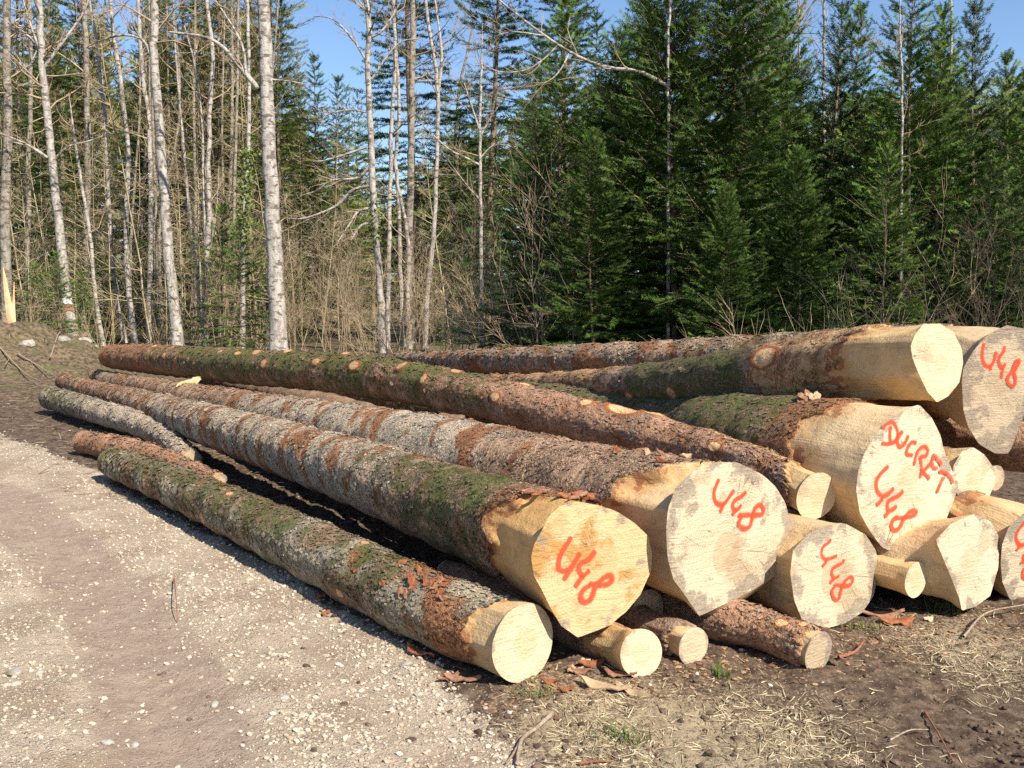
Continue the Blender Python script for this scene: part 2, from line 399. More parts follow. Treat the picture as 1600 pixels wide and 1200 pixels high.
    ft = np.stack([np.full(m, cidx), idx, nx], -1)
    root = empty(name, base, label, 'log', group)
    me = mesh_from('sawn_end', V - np.array(base), [np.concatenate(fq), ft], {'fc': ('FLOAT_VECTOR', np.concatenate(A_fc)), 'rim': ('FLOAT', np.concatenate(A_rim)), 'side': ('FLOAT', np.concatenate(A_side))}, True, [wood])
    # facets: sharp where the outline turns
    link('sawn_end', me, root)
    # --- bark
    ss = []; s = 0.
    while s < L:
        ss.append(s); d = np.linalg.norm(pt(s)[:3] - [0, 0, CAMH]); s += min(max(d * .0038, .013), .06)
    ss.append(L); ss = np.array(ss); nb = len(ss)
    qn = (ss / L)[:, None]
    S2 = tt[None] + (L - tt[None]) * qn
    Q = np.stack([np.broadcast_to(cth, S2.shape) * .25, np.broadcast_to(sth, S2.shape) * .25, S2], -1)   # metre-ish coords
    rad = Rb(S2)
    disp = .012 * (fbm(Q * [18, 18, 18], seed + 1, 3) - .5) + .007 * (fbm(Q * [60, 60, 60], seed + 2, 2) - .5)
    # branch-whorl swellings
    disp += .006 * np.sin(S2 * 2 * np.pi / .45 + 3 * fbm(Q * 1.0, seed + 4, 2))
    kn = np.zeros_like(S2)
    for (ks, kd, ka, kb, kh) in knots:
        dth = (np.broadcast_to(th, S2.shape) - R(kd) + np.pi) % (2 * np.pi) - np.pi
        dd = np.sqrt(((S2 - ks) / ka) ** 2 + (dth * rad / kb) ** 2)
        kn = np.maximum(kn, np.clip(1 - dd * .5, 0, 1)); disp = disp + kh * np.exp(-(dd / 1.0) ** 4) * 1.0 + kh * .8 * np.exp(-((dd - 1.15) / .25) ** 2)
    def fld(v):
        if callable(v): return v(S2, np.broadcast_to(th, S2.shape), Q)
        return np.full(S2.shape, float(v))
    mM, mL, mR = fld(moss), fld(lich), fld(red)
    disp = disp + .010 * np.clip(mM - .3, 0, 1) * fbm(Q * 40, seed + 8, 2) - .006 * np.clip(mR - .3, 0, .4)
    pos = ring_pos(S2, rad + disp)
    lip_in = ring_pos(S2[:1], rad[:1] - .014)[0]
    endc = path0[-1, :3]; Te = path0[-1, :3] - path0[-6, :3]; Te /= np.linalg.norm(Te)
    VV = [lip_in[None]] + [pos]
    VV = np.concatenate([v.reshape(-1, 3) for v in VV]); nrings = nb + 1
    f = [np.stack([k * m + idx, (k + 1) * m + idx, (k + 1) * m + nx, k * m + nx], -1) for k in range(nrings - 1)]
    msk = np.stack([mM, mL, mR, fld(bare)], -1).reshape(-1, 4); msk = np.vstack([msk[:m], msk]); kk = np.concatenate([kn[0], kn.ravel()])
    if scales:
        g = np.random.default_rng(seed + 77); ns_ = int(scales * 1000)
        ji = np.clip((g.random(ns_) ** 1.5 * (nb - 3)).astype(int), 1, nb - 3); ii = g.integers(0, m, ns_)
        keep = np.sin(th[ii] + .5) > -.75; ji, ii = ji[keep], ii[keep]; ns_ = len(ji)
        p = pos[ji, ii]; ea = pos[ji + 1, ii] - pos[ji - 1, ii]; eb = pos[ji, (ii + 1) % m] - pos[ji, ii - 1]
        ea /= np.linalg.norm(ea, axis=1, keepdims=True); eb /= np.linalg.norm(eb, axis=1, keepdims=True); nn = np.cross(eb, ea); nn *= np.sign(np.sum(nn * (p - pt(S2[ji, ii])[:, :3]), 1))[:, None]
        q = np.linalg.norm(p - [0, 0, CAMH], axis=1); sz = g.uniform(.006, .017, ns_) * np.clip(q / 5, 1, 2.2)
        w5 = g.uniform(.6, 1.3, (ns_, 5)); ang = (np.arange(5) * 1.2566)[None] + g.uniform(0, 6, (ns_, 1)); lift_ = g.uniform(.0, .008, (ns_, 5)) + .001
        p = p + ea * g.uniform(-.02, .02, (ns_, 1)) + eb * g.uniform(-.01, .01, (ns_, 1))
        X = np.cos(ang) * w5 * sz[:, None]; Y = np.sin(ang) * w5 * sz[:, None] * .75
        pv_ = p[:, None] + ea[:, None] * X[..., None] + eb[:, None] * Y[..., None] + nn[:, None] * (lift_ * np.clip(q / 6, 1, 1.6)[:, None])[..., None]
        ok = kn[ji, ii] < .3; pv_ = pv_[ok]; ji, ii = ji[ok], ii[ok]; o5 = len(VV); n5 = len(pv_)
        VV = np.vstack([VV, pv_.reshape(-1, 3)]); f5 = (np.arange(5)[None] + np.arange(n5)[:, None] * 5) + o5
        m5 = np.stack([mM[ji, ii] - .1, mL[ji, ii] + .12, mR[ji, ii] - .05, fld(bare)[ji, ii]], -1); m5 = np.repeat(m5, 5, 0); msk = np.vstack([msk, m5]); kk = np.concatenate([kk, np.zeros(len(m5))])
        scale_faces = [f5]
    else: scale_faces = []
    me = mesh_from('bark', VV - np.array(base), [np.concatenate(f)] + scale_faces, {'mask': ('FLOAT_COLOR', msk), 'knot': ('FLOAT', kk)}, True, [bark])
    link('bark', me, root)
    # far cut
    last = pos[-1]; rim2 = endc + (last - endc) * .96 + Te * .012
    VE = np.concatenate([last, rim2, endc + (last - endc) * .5 + Te * .014, endc[None] + Te * .015]); fe = [np.stack([k * m + idx, (k + 1) * m + idx, (k + 1) * m + nx, k * m + nx], -1) for k in range(2)]
    fe3 = np.stack([2 * m + idx, np.full(m, 3 * m), 2 * m + nx], -1)
    n3 = 3 * m + 1
    rel = VE - endc
    me = mesh_from('far_cut', VE - np.array(base), [np.concatenate(fe), fe3], {'fc': ('FLOAT_VECTOR', rel), 'rim': ('FLOAT', np.full(n3, .95)), 'side': ('FLOAT', np.zeros(n3))}, True, [M_wood_F])
    link('far_cut', me, root)
    def surf(s, deg, off=0):
        a = R(deg); i = int(round((deg % 360) / 360 * nth)) % nth
        j = int(np.clip((s - tt[i]) / (L - tt[i]) * (nb - 1), 0, nb - 1)); p = pos[j, i]
        c = pt(s)[:3]; n = p - c; n /= np.linalg.norm(n); return p + n * off, n, T0
    LOGS[key] = dict(root=root, P0=P0, T=T0, S=S0, U=U0, n=nrm, surf=surf, L=L, base=np.array(base), way=way)
    return LOGS[key]

def paint(key, strokes, width=.017, name='painted_mark'):
    lg = LOGS[key]; V = []; Fc = []; A = []; off = -.0014
    for st in strokes:
        w = width
        if isinstance(st, tuple): st, w = st
        P = []
        for px, py in st:
            d = ray(px, py); o = np.array([0, 0, CAMH]); n = lg['n']; P.append(o + d * (np.dot(lg['P0'] + n * .003 - o, n) / np.dot(d, n)))
        P = np.array(P); C = catmull(np.hstack([P, np.zeros((len(P), 1))]), max(12, int(len(P) * 7)))[:, :3]
        T = np.gradient(C, axis=0); T /= np.linalg.norm(T, axis=1, keepdims=True) + 1e-9
        B = np.cross(T, lg['n']); k0 = len(V); n_ = len(C)
        for i in range(n_):
            wi = w * (.85 + .3 * vnoise(np.array([i * .35, off * 900, 0.]), 3))
            if i in (0, n_ - 1): wi *= .55
            o3 = lg['n'] * (off + i * 2e-5)
            for v in (-1, -.33, .33, 1): V.append(C[i] + B[i] * wi * .86 * v + o3 - lg['base']); A.append(v)
        for i in range(n_ - 1):
            for j in range(3): a = k0 + i * 4 + j; Fc.append([a, a + 1, a + 5, a + 4])
        # round ends
        off += .0006
    me = mesh_from(name, V, np.array(Fc), {'pv': ('FLOAT', A)}, True, [M_paint]); link(name, me, lg['root'])

def dz(px, py, Y): p = at(px, py, Y); return p
def W(*pts):       # waypoints by pixel centre + depth + radius
    return [[*at(px, py, Y), r] for (px, py, Y, r) in pts]
def G(x, y, r, lift=0): return [x, y, r + lift, r]
rk = np.random.default_rng(5)
def rand_knots(s0, s1, n, a=(.02, .05), b=(.02, .045), h=.004, degs=(20, 200)):
    return [(rk.uniform(s0, s1), rk.uniform(*degs), rk.uniform(*a), rk.uniform(*b), h) for _ in range(n)]
def slashes(S, TH, Q, seed, amt, s0=0, s1=99, freq=1.9, ang=0.6):
    """bark scars running obliquely round the stem"""
    q = np.stack([Q[..., 2] * freq * 4 + TH * ang, TH * .9, 0 * S + seed], -1)
    v = fbm(q, seed, 2, .4); return amt * np.where((S > s0) & (S < s1), sstep(.49, .74, v) * 1.0, 0)

# A: front log by the track
def a_moss(S, TH, Q): return .50 + .12 * np.sin(TH - .3) - .45 * sstep(.9, .35, S) - .12 * sstep(1.1, 1.5, S) * sstep(2.1, 1.7, S)
def a_red(S, TH, Q): return .62 * sstep(1.25, .75, S) * (fbm(Q * 3, 44, 2)) + .55 * sstep(.45, .75, fbm(Q * [3, 3, 5], 31, 3)) + slashes(S, TH, Q, 5, .55)
nearA = at(818, 1005, 4.0)
make_log('A', 'mossy green log lying nearest the track, round cream cut end', [[*nearA[:3], .163], [*at(660, 945, 4.55), .163], [*at(500, 865, 5.4), .165], [*at(300, 772, 7.0), .148], [*at(174, 722, 8.5), .12]],
         None, M_bark_moss, M_wood_A, t=[(0, .2), (60, .12), (90, .14), (130, .19), (180, .22), (270, .22)], seed=3, scales=7, moss=a_moss, lich=lambda S, TH, Q: .15 + .6 * sstep(.42, .62, fbm(Q * 3.1, 91, 3)), red=a_red, pith=(.01, .0), lump=.03, knots=rand_knots(1, 6, 7, h=.002))
# B: large marked log, honey wood
fB = [(876,790),(905,784),(938,790),(964,799),(990,816),(1013,838),(1019,863),(1017,893),(1001,929),(979,955),(953,977),(903,996),(876,977),(861,951),(847,922),(834,900),(830,870),(835,850),(847,828),(858,806)]
def b_moss(S, TH, Q): return .22 + .38 * sstep(2.9, .9, S) + .10 * np.cos(TH - 2.2) - .5 * sstep(.75, .45, S)
def b_lich(S, TH, Q): return .22 + .40 * sstep(1.2, 2.4, S) * sstep(10, 7, S)
def b_red(S, TH, Q): return slashes(S, TH, Q, 12, .78, 2.2, 16, 4.6, .9) + .6 * sstep(.56, .74, fbm(Q * [4, 4, 7], 19, 3)) + .5 * sstep(.78, .45, S) * (.4 + fbm(Q * 5, 9, 2)) + .15
make_log('B', 'big log with honey coloured red marked end face, second from the track', [[*at(925, 886, 4.10), .29], [*at(800, 828, 4.75), .245], [*at(700, 790, 5.35), .228], [*at(500, 718, 6.9), .208], [*at(300, 656, 9.7), .19], [*at(150, 613, 13.9), .155], [*at(98, 597, 16.6), .13]],
         fB, M_bark_pale, M_wood_B, t=[(0, .35), (60, .12), (95, .13), (112, .40), (150, .52), (180, .50), (215, .5), (270, .45)], seed=8, scales=9, moss=b_moss, lich=b_lich, red=b_red, pith=(0.03, .02), lump=.03, flare=.7)
# C: largest marked log
fC = [(1087,732),(1122,721),(1154,723),(1189,740),(1213,761),(1227,786),(1232,806),(1243,823),(1245,849),(1240,868),(1227,890),(1168,926),(1093,963),(1070,930),(1052,905),(1043,870),(1041,828),(1044,793),(1056,761)]
oC = [(1080,728),(1122,717),(1154,719),(1189,736),(1213,757),(1227,782),(1232,802),(1243,819),(1246,849),(1243,872),(1228,906),(1170,950),(1100,979),(1070,955),(1050,925),(1036,880),(1034,828),(1037,790),(1048,758)]
def c_lich(S, TH, Q): return .10 + .58 * sstep(1.3, 2.0, S) * sstep(8.5, 5, S) - .28 * sstep(1.1, 1.7, TH) * sstep(2.0, 1.8, TH)*sstep(4,6,S)
def c_moss(S, TH, Q): return .14 + .16 * sstep(1.6, .6, S)
def c_red(S, TH, Q): return slashes(S, TH, Q, 23, .60, 1.2, 6, 2.6, 1.8) + .16 + .55 * sstep(.58, .74, fbm(Q * [4, 4, 6], 29, 3)) + slashes(S, TH, Q, 27, .5, 6, 16, 3.)
make_log('C', 'thickest log in the bottom row with a large weathered cream end face marked in red', [[*at(1140, 850, 4.42), .37], [*at(1020, 815, 4.78), .335], [*at(900, 778, 5.26), .305], [*at(700, 720, 6.45), .28], [*at(500, 672, 8.3), .25], [*at(250, 614, 13.3), .18], [*at(128, 584, 18.4), .12]],
         fC, M_bark_pale, M_wood_C, outer=oC, s1=.07, t=[(0, .3), (70, .12), (110, .16), (135, .34), (160, .42), (200, .45), (270, .45)], seed=17, scales=8, moss=c_moss, lich=c_lich, red=c_red, pith=(-.02, -.03), lump=.035, flare=.7)
# H : support log with mark, runs under D
fH = [(1287,822),(1321,818),(1352,835),(1369,861),(1372,896),(1365,931),(1347,957),(1321,974),(1287,983),(1256,974),(1241,939),(1235,896),(1239,861),(1261,835)]
make_log('H', 'medium log on the ground with red painted cream face, right of the thickest log', [[*at(1304, 900, 4.66), .26], [.3, 6.5, .28, .24], [-3.0, 11.2, .24, .20], [-6.6, 16.2, .15, .14]],
         fH, M_bark_brown, M_wood_C, t=[(0, .3), (90, .3), (180, .3)], seed=23, scales=2, moss=.25, lich=.2, red=.2)
# D : long log on top, knotty, mossy
kD = []
for (px, s_, dg) in ((0, 1.25, 100), (0, 1.9, 118), (0, 2.5, 85), (0, 2.75, 150), (0, 3.3, 100), (0, 3.9, 140), (0, 4.2, 112), (0, 4.9, 150), (0, 5.3, 95), (0, 5.9, 138), (0, 6.6, 110), (0, 7.1, 155), (0, 7.8, 125)):
    kD.append((s_ + rk.uniform(-.2, .2), dg + rk.uniform(-12, 12), rk.uniform(.035, .10), rk.uniform(.025, .05), .012))
kD += [(1.62, 104, .12, .055, .012), (.75, 140, .05, .03, .008)]
kD += rand_knots(7.5, 12, 8, (.05, .09), (.03, .05), .008, (80, 170))
def d_moss(S, TH, Q): return .12 + .34 * sstep(2.4, 4.0, S) * sstep(13, 9, S) + .10 * sstep(2.0, 2.6, S) + .55 * (fbm(Q * 2.4, 71, 2) - .5) + .12 * np.cos(TH - 2.2)
def d_red(S, TH, Q): return .36 + .35 * sstep(9.5, 12.5, S) * (.3 + fbm(Q * 3, 77, 2)) + slashes(S, TH, Q, 41, .35)
make_log('D', 'long knotty moss patched log laid along the pile, thin end nearest', [[*at(1276, 775, 4.9), .120], [*at(1180, 733, 5.36), .120], [*at(1050, 690, 6.0), .128], [*at(850, 643, 6.85), .150], [*at(600, 592, 8.7), .180], [*at(400, 574, 11.3), .200], [*at(230, 561, 15.0), .215], [*at(172, 557, 16.6), .185]],
         None, M_bark_red, M_wood_E, t=[(0, .2), (50, .22), (90, .26), (125, .16), (160, .08), (220, .08), (300, .15)], seed=29, scales=6, moss=d_moss, lich=.22, red=d_red, bare=lambda S, TH, Q: -.2 + .95 * sstep(1.25, .9, S) * np.exp(-((TH - 1.35) / .42) ** 4), knots=kD, pith=(.005, .0), lump=.05)
make_log('R', 'small white-ended log tucked behind the thin near end of the long knotty log', [[*at(1301, 783, 5.14), .125], [.6, 6.6, .60, .11], [-.3, 8.2, .58, .09]],
         None, M_bark_brown, M_wood_G, t=[(0, .2)], seed=31)
# G : marked with the word
fG = [(1373,675),(1404,645),(1436,632),(1456,653),(1469,679),(1477,710),(1488,736),(1498,757),(1490,783),(1477,814),(1460,840),(1434,857),(1404,867),(1378,855),(1360,831),(1343,801),(1338,766),(1341,736),(1352,705)]
def g_moss(S, TH, Q): return .58 - .25 * sstep(.9, .5, S) + .05 * np.sin(TH)
make_log('G', 'thick middle row log with a painted red word above a number on its face', [[*at(1417, 750, 4.95), .375], [*at(1300, 728, 5.4), .37], [*at(1150, 700, 6.3), .34], [*at(980, 668, 7.9), .30], [-2.2, 11.6, .46, .25], [-3.7, 14, .40, .2]],
         fG, M_bark_moss, M_wood_G, t=[(0, .4), (60, .32), (90, .36), (130, .46), (160, .45), (200, .42), (270, .4)], seed=37, scales=5, moss=g_moss, lich=.2, red=lambda S, TH, Q: .15 + .55 * sstep(1.0, .6, S), pith=(.0, .0), lump=.03)
# E : top log
fE = [(1430,523),(1443,506),(1469,506),(1490,519),(1503,545),(1505,567),(1499,597),(1482,619),(1464,629),(1449,612),(1436,585),(1426,560),(1423,541)]
oE = [(1412,517),(1440,505),(1469,504),(1490,517),(1503,545),(1505,567),(1499,597),(1482,621),(1462,631),(1410,625),(1400,600),(1396,567),(1402,535)]
def e_red(S, TH, Q): return .20 + .55 * sstep(1.6, .8, S) * fbm(Q * 2.5, 3, 2) + .25 * sstep(2.9, 3.5, S)
def e_moss(S, TH, Q): return .58 * sstep(1.1, 1.5, S) * sstep(3.3, 2.7, S) + .10
kE = [(1.15, 150, .10, .07, .006), (2.2, 205, .05, .05, .006), (2.8, 215, .06, .05, .006)]
def e_bare(S, TH, Q): return .30 + .30 * sstep(1.55, 1.1, S) + .28 * sstep(2.7, 3.3, S) - .35 * sstep(1.2, 1.6, S) * sstep(3.2, 2.6, S)
make_log('E', 'topmost log with trimmed golden butt and round pale face, bark half stripped', [[*at(1466, 567, 5.2), .205], [*at(1330, 572, 5.75), .215], [*at(1180, 585, 6.5), .19], [*at(1000, 601, 7.75), .155], [*at(745, 600, 10.4), .10], [-2.0, 13.2, .56, .07]],
         fE, M_bark_brown, M_wood_E, outer=oE, s1=.10, t=[(0, .4), (90, .38), (130, .50), (180, .62), (230, .6)], seed=43, scales=3, moss=e_moss, lich=.15, red=e_red, bare=e_bare, knots=kE, pith=(.02, .0), lump=.05)
# F : top right, slanted grey face
fF = [(1503,597),(1505,575),(1521,548),(1542,524),(1573,508),(1602,514),(1625,535),(1632,570),(1618,610),(1600,649),(1577,708),(1555,709),(1530,694),(1513,668),(1505,640)]
make_log('F', 'pale scaly log at the top right back, slanted greyish face with faded red mark', [[*at(1562, 600, 5.6), .33], [*at(1450, 575, 6.1), .27], [*at(1100, 566, 7.9), .19], [*at(850, 565, 9.8), .15], [*at(610, 562, 13.6), .08]],
         fF, M_bark_pale, M_wood_F, t=[(0, .5), (90, .55), (180, .45)], seed=47, scales=5, moss=lambda S, TH, Q: .12 + .35 * sstep(3.2, 2.2, S), lich=.38, red=lambda S, TH, Q: .38 + slashes(S, TH, Q, 51, .4), lump=.04)
# I : white small pair
fI = [(1490,727),(1503,705),(1521,699),(1538,710),(1553,731),(1556,745),(1553,760),(1542,783),(1525,801),(1508,792),(1495,770),(1488,748)]
make_log('I', 'small log with bright white irregular face under the slanted grey faced log', [[*at(1522, 750, 5.35), .15], [.5, 8.5, .58, .14], [-.6, 10.6, .55, .1]], fI, M_bark_brown, M_wood_G, t=[(0, .15)], seed=53)
make_log('I2', 'thin log mostly hidden beside the small bright white faced log', [[*at(1556, 747, 5.5), .072], [1.6, 7.6, .58, .07]], None, M_bark_brown, M_wood_C, t=[(0, .08)], seed=54, nth=64)
# J
fJ = [(1462,844),(1486,818),(1521,803),(1547,814),(1562,840),(1560,887),(1547,931),(1524,948),(1503,954),(1499,935),(1482,892)]
oJ = [(1400,848),(1450,815),(1521,799),(1549,811),(1564,838),(1562,887),(1549,933),(1524,952),(1503,957),(1430,935),(1395,915),(1390,880)]
make_log('J', 'unmarked bright faced log with a flat shaded side cut, in the bottom row', [[*at(1515, 878, 4.78), .24], [.93, 6.9, .25, .24], [-.6, 9.4, .25, .22]], fJ, M_bark_brown, M_wood_G, outer=oJ, s1=.25, t=[(0, .7)], seed=59, flare=.2)
# K
fK = [(1564,880),(1566,850),(1577,822),(1600,801),(1632,798),(1660,822),(1668,862),(1655,910),(1625,945),(1600,950),(1577,935),(1566,908)]
make_log('K', 'marked cream faced log at the right end of the bottom row, cut by the frame', [[*at(1615, 876, 5.08), .26], [2.47, 5.44, .27, .25], [1.2, 7.5, .28, .23], [-.6, 10, .28, .2]], fK, M_bark_brown, M_wood_C, t=[(0, .32)], seed=61, red=.4, moss=.1, bare=.48)
make_log('Q', 'dark barked log high between the slanted face and the marked log at the right edge', [[*at(1690, 712, 5.6), .15], [2.0, 7.3, .72, .15], [.6, 9.2, .66, .13]], None, M_bark_red, M_wood_C, t=[(0, .1)], seed=67)
# small ones
make_log('L', 'short thin golden log poking out between two marked logs under the worded log', [[*at(1431, 906, 4.72), .088], [1.66, 5.12, .225, .085], [1.0, 6.0, .28, .07]], None, M_bark_red, M_wood_E, t=[(0, .45)], seed=71, nth=72, knots=[(.3, 150, .05, .04, .01)])
make_log('M', 'short dim round log wedged between the two biggest marked logs', [[*at(1013, 950, 4.55), .086], [.05, 5.6, .09, .07]], None, M_bark_red, M_wood_F, t=[(0, .05), (180, .12)], seed=73, nth=64)
make_log('N', 'small peeled log sticking out below the honey coloured face', [[*at(1002, 1021, 4.06), .100], [*at(940, 1000, 4.35), .10], [-.35, 5.3, .09, .07]], None, M_bark_red, M_wood_E, t=[(0, .14), (90, .30), (140, .25), (180, .32)], seed=79, nth=80, red=.4)
make_log('O', 'small log on bare soil below the thickest log, left of the slanting pole', [[*at(1084, 1010, 4.2), .083], [.25, 5.1, .08, .07]], None, M_bark_brown, M_wood_G, t=[(0, .05), (180, .10)], seed=83, nth=72)
make_log('P', 'reddish slanting pole on the soil in front of the marked medium log', [[*at(1279, 1019, 4.12), .092], [*at(1225, 996, 4.26), .093], [*at(1150, 972, 4.46), .10], [.35, 5.0, .10, .09]], None, M_bark_red, M_wood_F, t=[(0, .04), (110, .04), (180, .05)], seed=89, scales=1.2, nth=88, red=.38, lich=.32, knots=[(.16, 120, .03, .025, .006), (.08, 100, .02, .02, .004)], lump=.05)
make_log('SL', 'pale barked log left of the front log, its far end curving onto the verge', [[-2.83, 8.75, .10, .10], [*at(240, 672, 10.3), .128], [*at(150, 642, 11.7), .14], [*at(80, 622, 13.1), .15]], None, M_bark_pale, M_wood_F, t=[(0, .05)], seed=91, scales=1.5, moss=lambda S, TH, Q: .2 + .4 * sstep(2.5, 4.5, S), lich=.6, red=.2, nth=72)
make_log('ST', 'short red-brown log stub just beyond the far end of the front log', [[*at(345, 752, 7.9), .06], [*at(262, 722, 8.65), .10], [*at(200, 703, 9.2), .112], [*at(131, 691, 9.75), .115]], None, M_bark_red, M_wood_F, t=[(0, .04)], seed=93, scales=1.2, red=.5, moss=.1, nth=64)
# extra stems glimpsed behind
make_log('X1', 'brown log in the shade under the long top log, seen through the gap', [[1.0, 6.2, .22, .15], [-2.1, 10.9, .35, .16], [-4.6, 14.8, .32, .13]], None, M_bark_brown, M_wood_F, t=[(0, .05)], seed=95, red=.45, nth=64)

def C(ox, oy, sx, sy, pts): return [(ox + x / sx, oy + y / sy) for x, y in pts]
b_ = lambda p: C(850, 820, 8.569, 8.571, p)
paint('B', [b_([(370,160),(330,230),(270,320),(220,420),(195,520),(210,600),(270,620),(330,590)]), b_([(485,370),(450,440),(390,540),(330,640),(265,740)]),
            b_([(690,345),(640,420),(570,480),(490,520),(470,580),(490,650),(540,670),(615,605)]), (b_([(540,670),(480,740),(420,830)]), .018),
            (b_([(600,790),(700,800),(820,800),(910,750),(910,690),(850,680),(760,740),(690,820),(660,910),(610,1010),(540,1030),(495,980),(510,890),(570,830),(620,810)]), .019)])
c_ = lambda p: C(1100, 730, 10.91, 10.91, p)
paint('C', [c_([(265,200),(220,300),(180,410),(180,520),(220,610),(300,640),(370,600),(440,500),(520,385)]), c_([(330,640),(305,710),(275,765)]),
            c_([(725,415),(650,490),(540,560),(490,630),(510,710),(570,720),(645,640)]), c_([(560,720),(510,770),(485,820)]),
            (c_([(580,820),(700,810),(850,810),(980,800),(1015,720),(970,640),(900,660),(850,750),(820,880),(780,1000),(690,1040),(600,990),(600,910),(650,840)]), .018)])
h_ = lambda p: C(1270, 830, 10, 10, p)
paint('H', [h_([(292,125),(250,180),(180,230),(145,300),(145,380),(200,440),(290,420),(385,380)]), h_([(220,460),(180,520),(145,560)]),
            h_([(490,435),(470,490),(380,540),(310,590),(300,670),(340,730),(420,690)]), h_([(340,740),(290,780),(270,820)]),
            (h_([(330,840),(420,840),(520,855),(600,820),(625,750),(590,710),(530,750),(480,830),(440,930),(410,1040),(360,1070),(310,1010),(300,930),(340,860)]), .015)], width=.014)
g_ = lambda p: C(1360, 640, 6, 6, p)
paint('G', [g_([(115,185),(150,140),(200,115),(235,150),(260,220),(240,290),(180,320),(105,315)]), g_([(195,155),(185,230),(190,310)]),
            g_([(305,200),(270,250),(255,310),(280,350),(320,320),(360,240)]), g_([(435,310),(385,310),(345,370),(345,420),(400,425)]),
            g_([(410,520),(430,430),(460,370),(510,345),(540,380),(520,430),(465,440)]), g_([(465,440),(480,520),(480,580),(465,640)]), g_([(480,580),(520,610),(555,650)]),
            g_([(595,410),(575,480),(530,540),(490,580)]), g_([(600,430),(640,480),(665,515)]), g_([(570,500),(595,545),(625,545)]),
            g_([(640,575),(700,590),(745,630),(770,690)]), g_([(690,620),(650,700),(620,775)])], width=.016, name='painted_word')
paint('G', [g_([(175,530),(110,590),(60,670),(65,760),(115,810),(170,790),(225,735)]), g_([(120,830),(90,865),(55,900)]),
            g_([(310,760),(260,810),(180,850),(160,900),(180,950),(250,905)]), g_([(170,960),(150,985),(130,1005)]),
            (g_([(225,1010),(300,1015),(380,1000),(430,970),(415,940),(360,965),(310,1030),(270,1110),(220,1130),(195,1090),(215,1030),(260,1005)]), .018)], width=.018)
f_ = lambda p: C(1510, 520, 10, 10, p)
paint('F', [f_([(280,160),(265,240),(250,330),(260,430),(300,510),(370,520),(430,450),(470,290)]), f_([(380,520),(380,590)]),
            f_([(605,205),(580,300),(520,380),(510,460),(560,540),(620,480)]), f_([(580,540),(560,620),(550,710)]),
            f_([(800,410),(830,450),(790,530),(750,620),(770,720),(760,800),(710,830),(650,770),(650,690),(710,610),(750,500),(790,410)])], width=.017)
k_ = lambda p: C(1540, 780, 6.667, 6.667, p)
paint('K', [k_([(420,230),(370,290),(325,370),(325,430),(370,480),(440,455),(480,420)]), k_([(360,490),(320,540)]), k_([(440,540),(395,600),(420,640),(360,665)]), k_([(470,720),(400,730),(390,800),(440,830),(480,790)])], width=.018)
# ------------------------------------------------------------------ GROUND
def pline_dist(X, Y, pts):
    d = np.full(X.shape, 1e9)
    for (x1, y1), (x2, y2) in zip(pts[:-1], pts[1:]):
        ex, ey = x2 - x1, y2 - y1; L2 = ex * ex + ey * ey
        t = np.clip(((X - x1) * ex + (Y - y1) * ey) / L2, 0, 1); d = np.minimum(d, np.hypot(X - x1 - t * ex, Y - y1 - t * ey))
    return d
gp = lambda *p: [tuple(gnd(px, py)[:2]) for px, py in p]
RUT1 = gp((330, 1300), (285, 1180), (250, 1060), (175, 940), (90, 850), (0, 775), (-200, 700), (-500, 640))
RUT2 = gp((820, 1300), (640, 1120), (470, 990), (330, 890), (200, 810), (60, 740), (-100, 690), (-300, 650))
EDGE = gp((930, 1500), (830, 1200), (745, 1090), (640, 1010), (500, 930), (330, 830), (170, 745), (60, 690), (-60, 655), (-300, 610))
EDGE = [(1.2, -6.0)] + EDGE
def edge_side(X, Y):
    """signed distance, positive on the track side (left) of EDGE"""
    d = pline_dist(X, Y, EDGE); sgn = np.ones(X.shape)
    ys = np.array([p[1] for p in EDGE]); xs = np.array([p[0] for p in EDGE]); o = np.argsort(ys)
    xe = np.interp(Y, ys[o], xs[o]); return np.where(X < xe, d, -d)
MOUND = [(gnd(60, 590)[:2], 1.5, .42), (gnd(5, 590)[:2], 1.6, .35), (gnd(120, 575)[:2], 1.8, .3), (gnd(-120, 600)[:2], 2.0, .35)]
def ground_h(X, Y):
    P = np.stack([X, Y, 0 * X], -1)
    D = np.hypot(X, Y)
    h = .035 * (fbm(P * .9, 101, 3) - .5) + .020 * (fbm(P * 5, 102, 3) - .5) * (D < 40)
    es = edge_side(X, Y)
    soil = sstep(.15, -.35, es)
    h = h + soil * (.042 * (fbm(P * 9, 103, 3) - .45) + .020 * (fbm(P * 30, 104, 2) - .5))
    h = h - .045 * np.exp(-(pline_dist(X, Y, RUT1) / .28) ** 2) - .015 * np.exp(-(pline_dist(X, Y, RUT2) / .25) ** 2)
    h = h + .006 * (fbm(P * 40, 105, 2) - .5)
    for c, w, a in MOUND: h = h + a * np.exp(-((X - c[0]) ** 2 + (Y - c[1]) ** 2) / w ** 2) * (.7 + .6 * fbm(P * 2.5, 106, 3))
    h = h + .6 * sstep(34, 90, D) * (fbm(P * .06, 107, 2) - .3) - .004
    return h
rr_ = np.concatenate([np.linspace(.4, 2.6, 10)[:-1], np.exp(np.linspace(math.log(2.6), math.log(30), 640)), np.exp(np.linspace(math.log(31), math.log(900), 40))])
aa_ = np.concatenate([np.linspace(-math.pi, -R(42), 36)[:-1], np.linspace(-R(42), R(42), 620), np.linspace(R(42), math.pi, 36)[1:-1]])
RRg, AAg = np.meshgrid(rr_, aa_, indexing='ij'); GX = RRg * np.sin(AAg); GY = RRg * np.cos(AAg)
GZ = ground_h(GX, GY); nR, nA = GX.shape
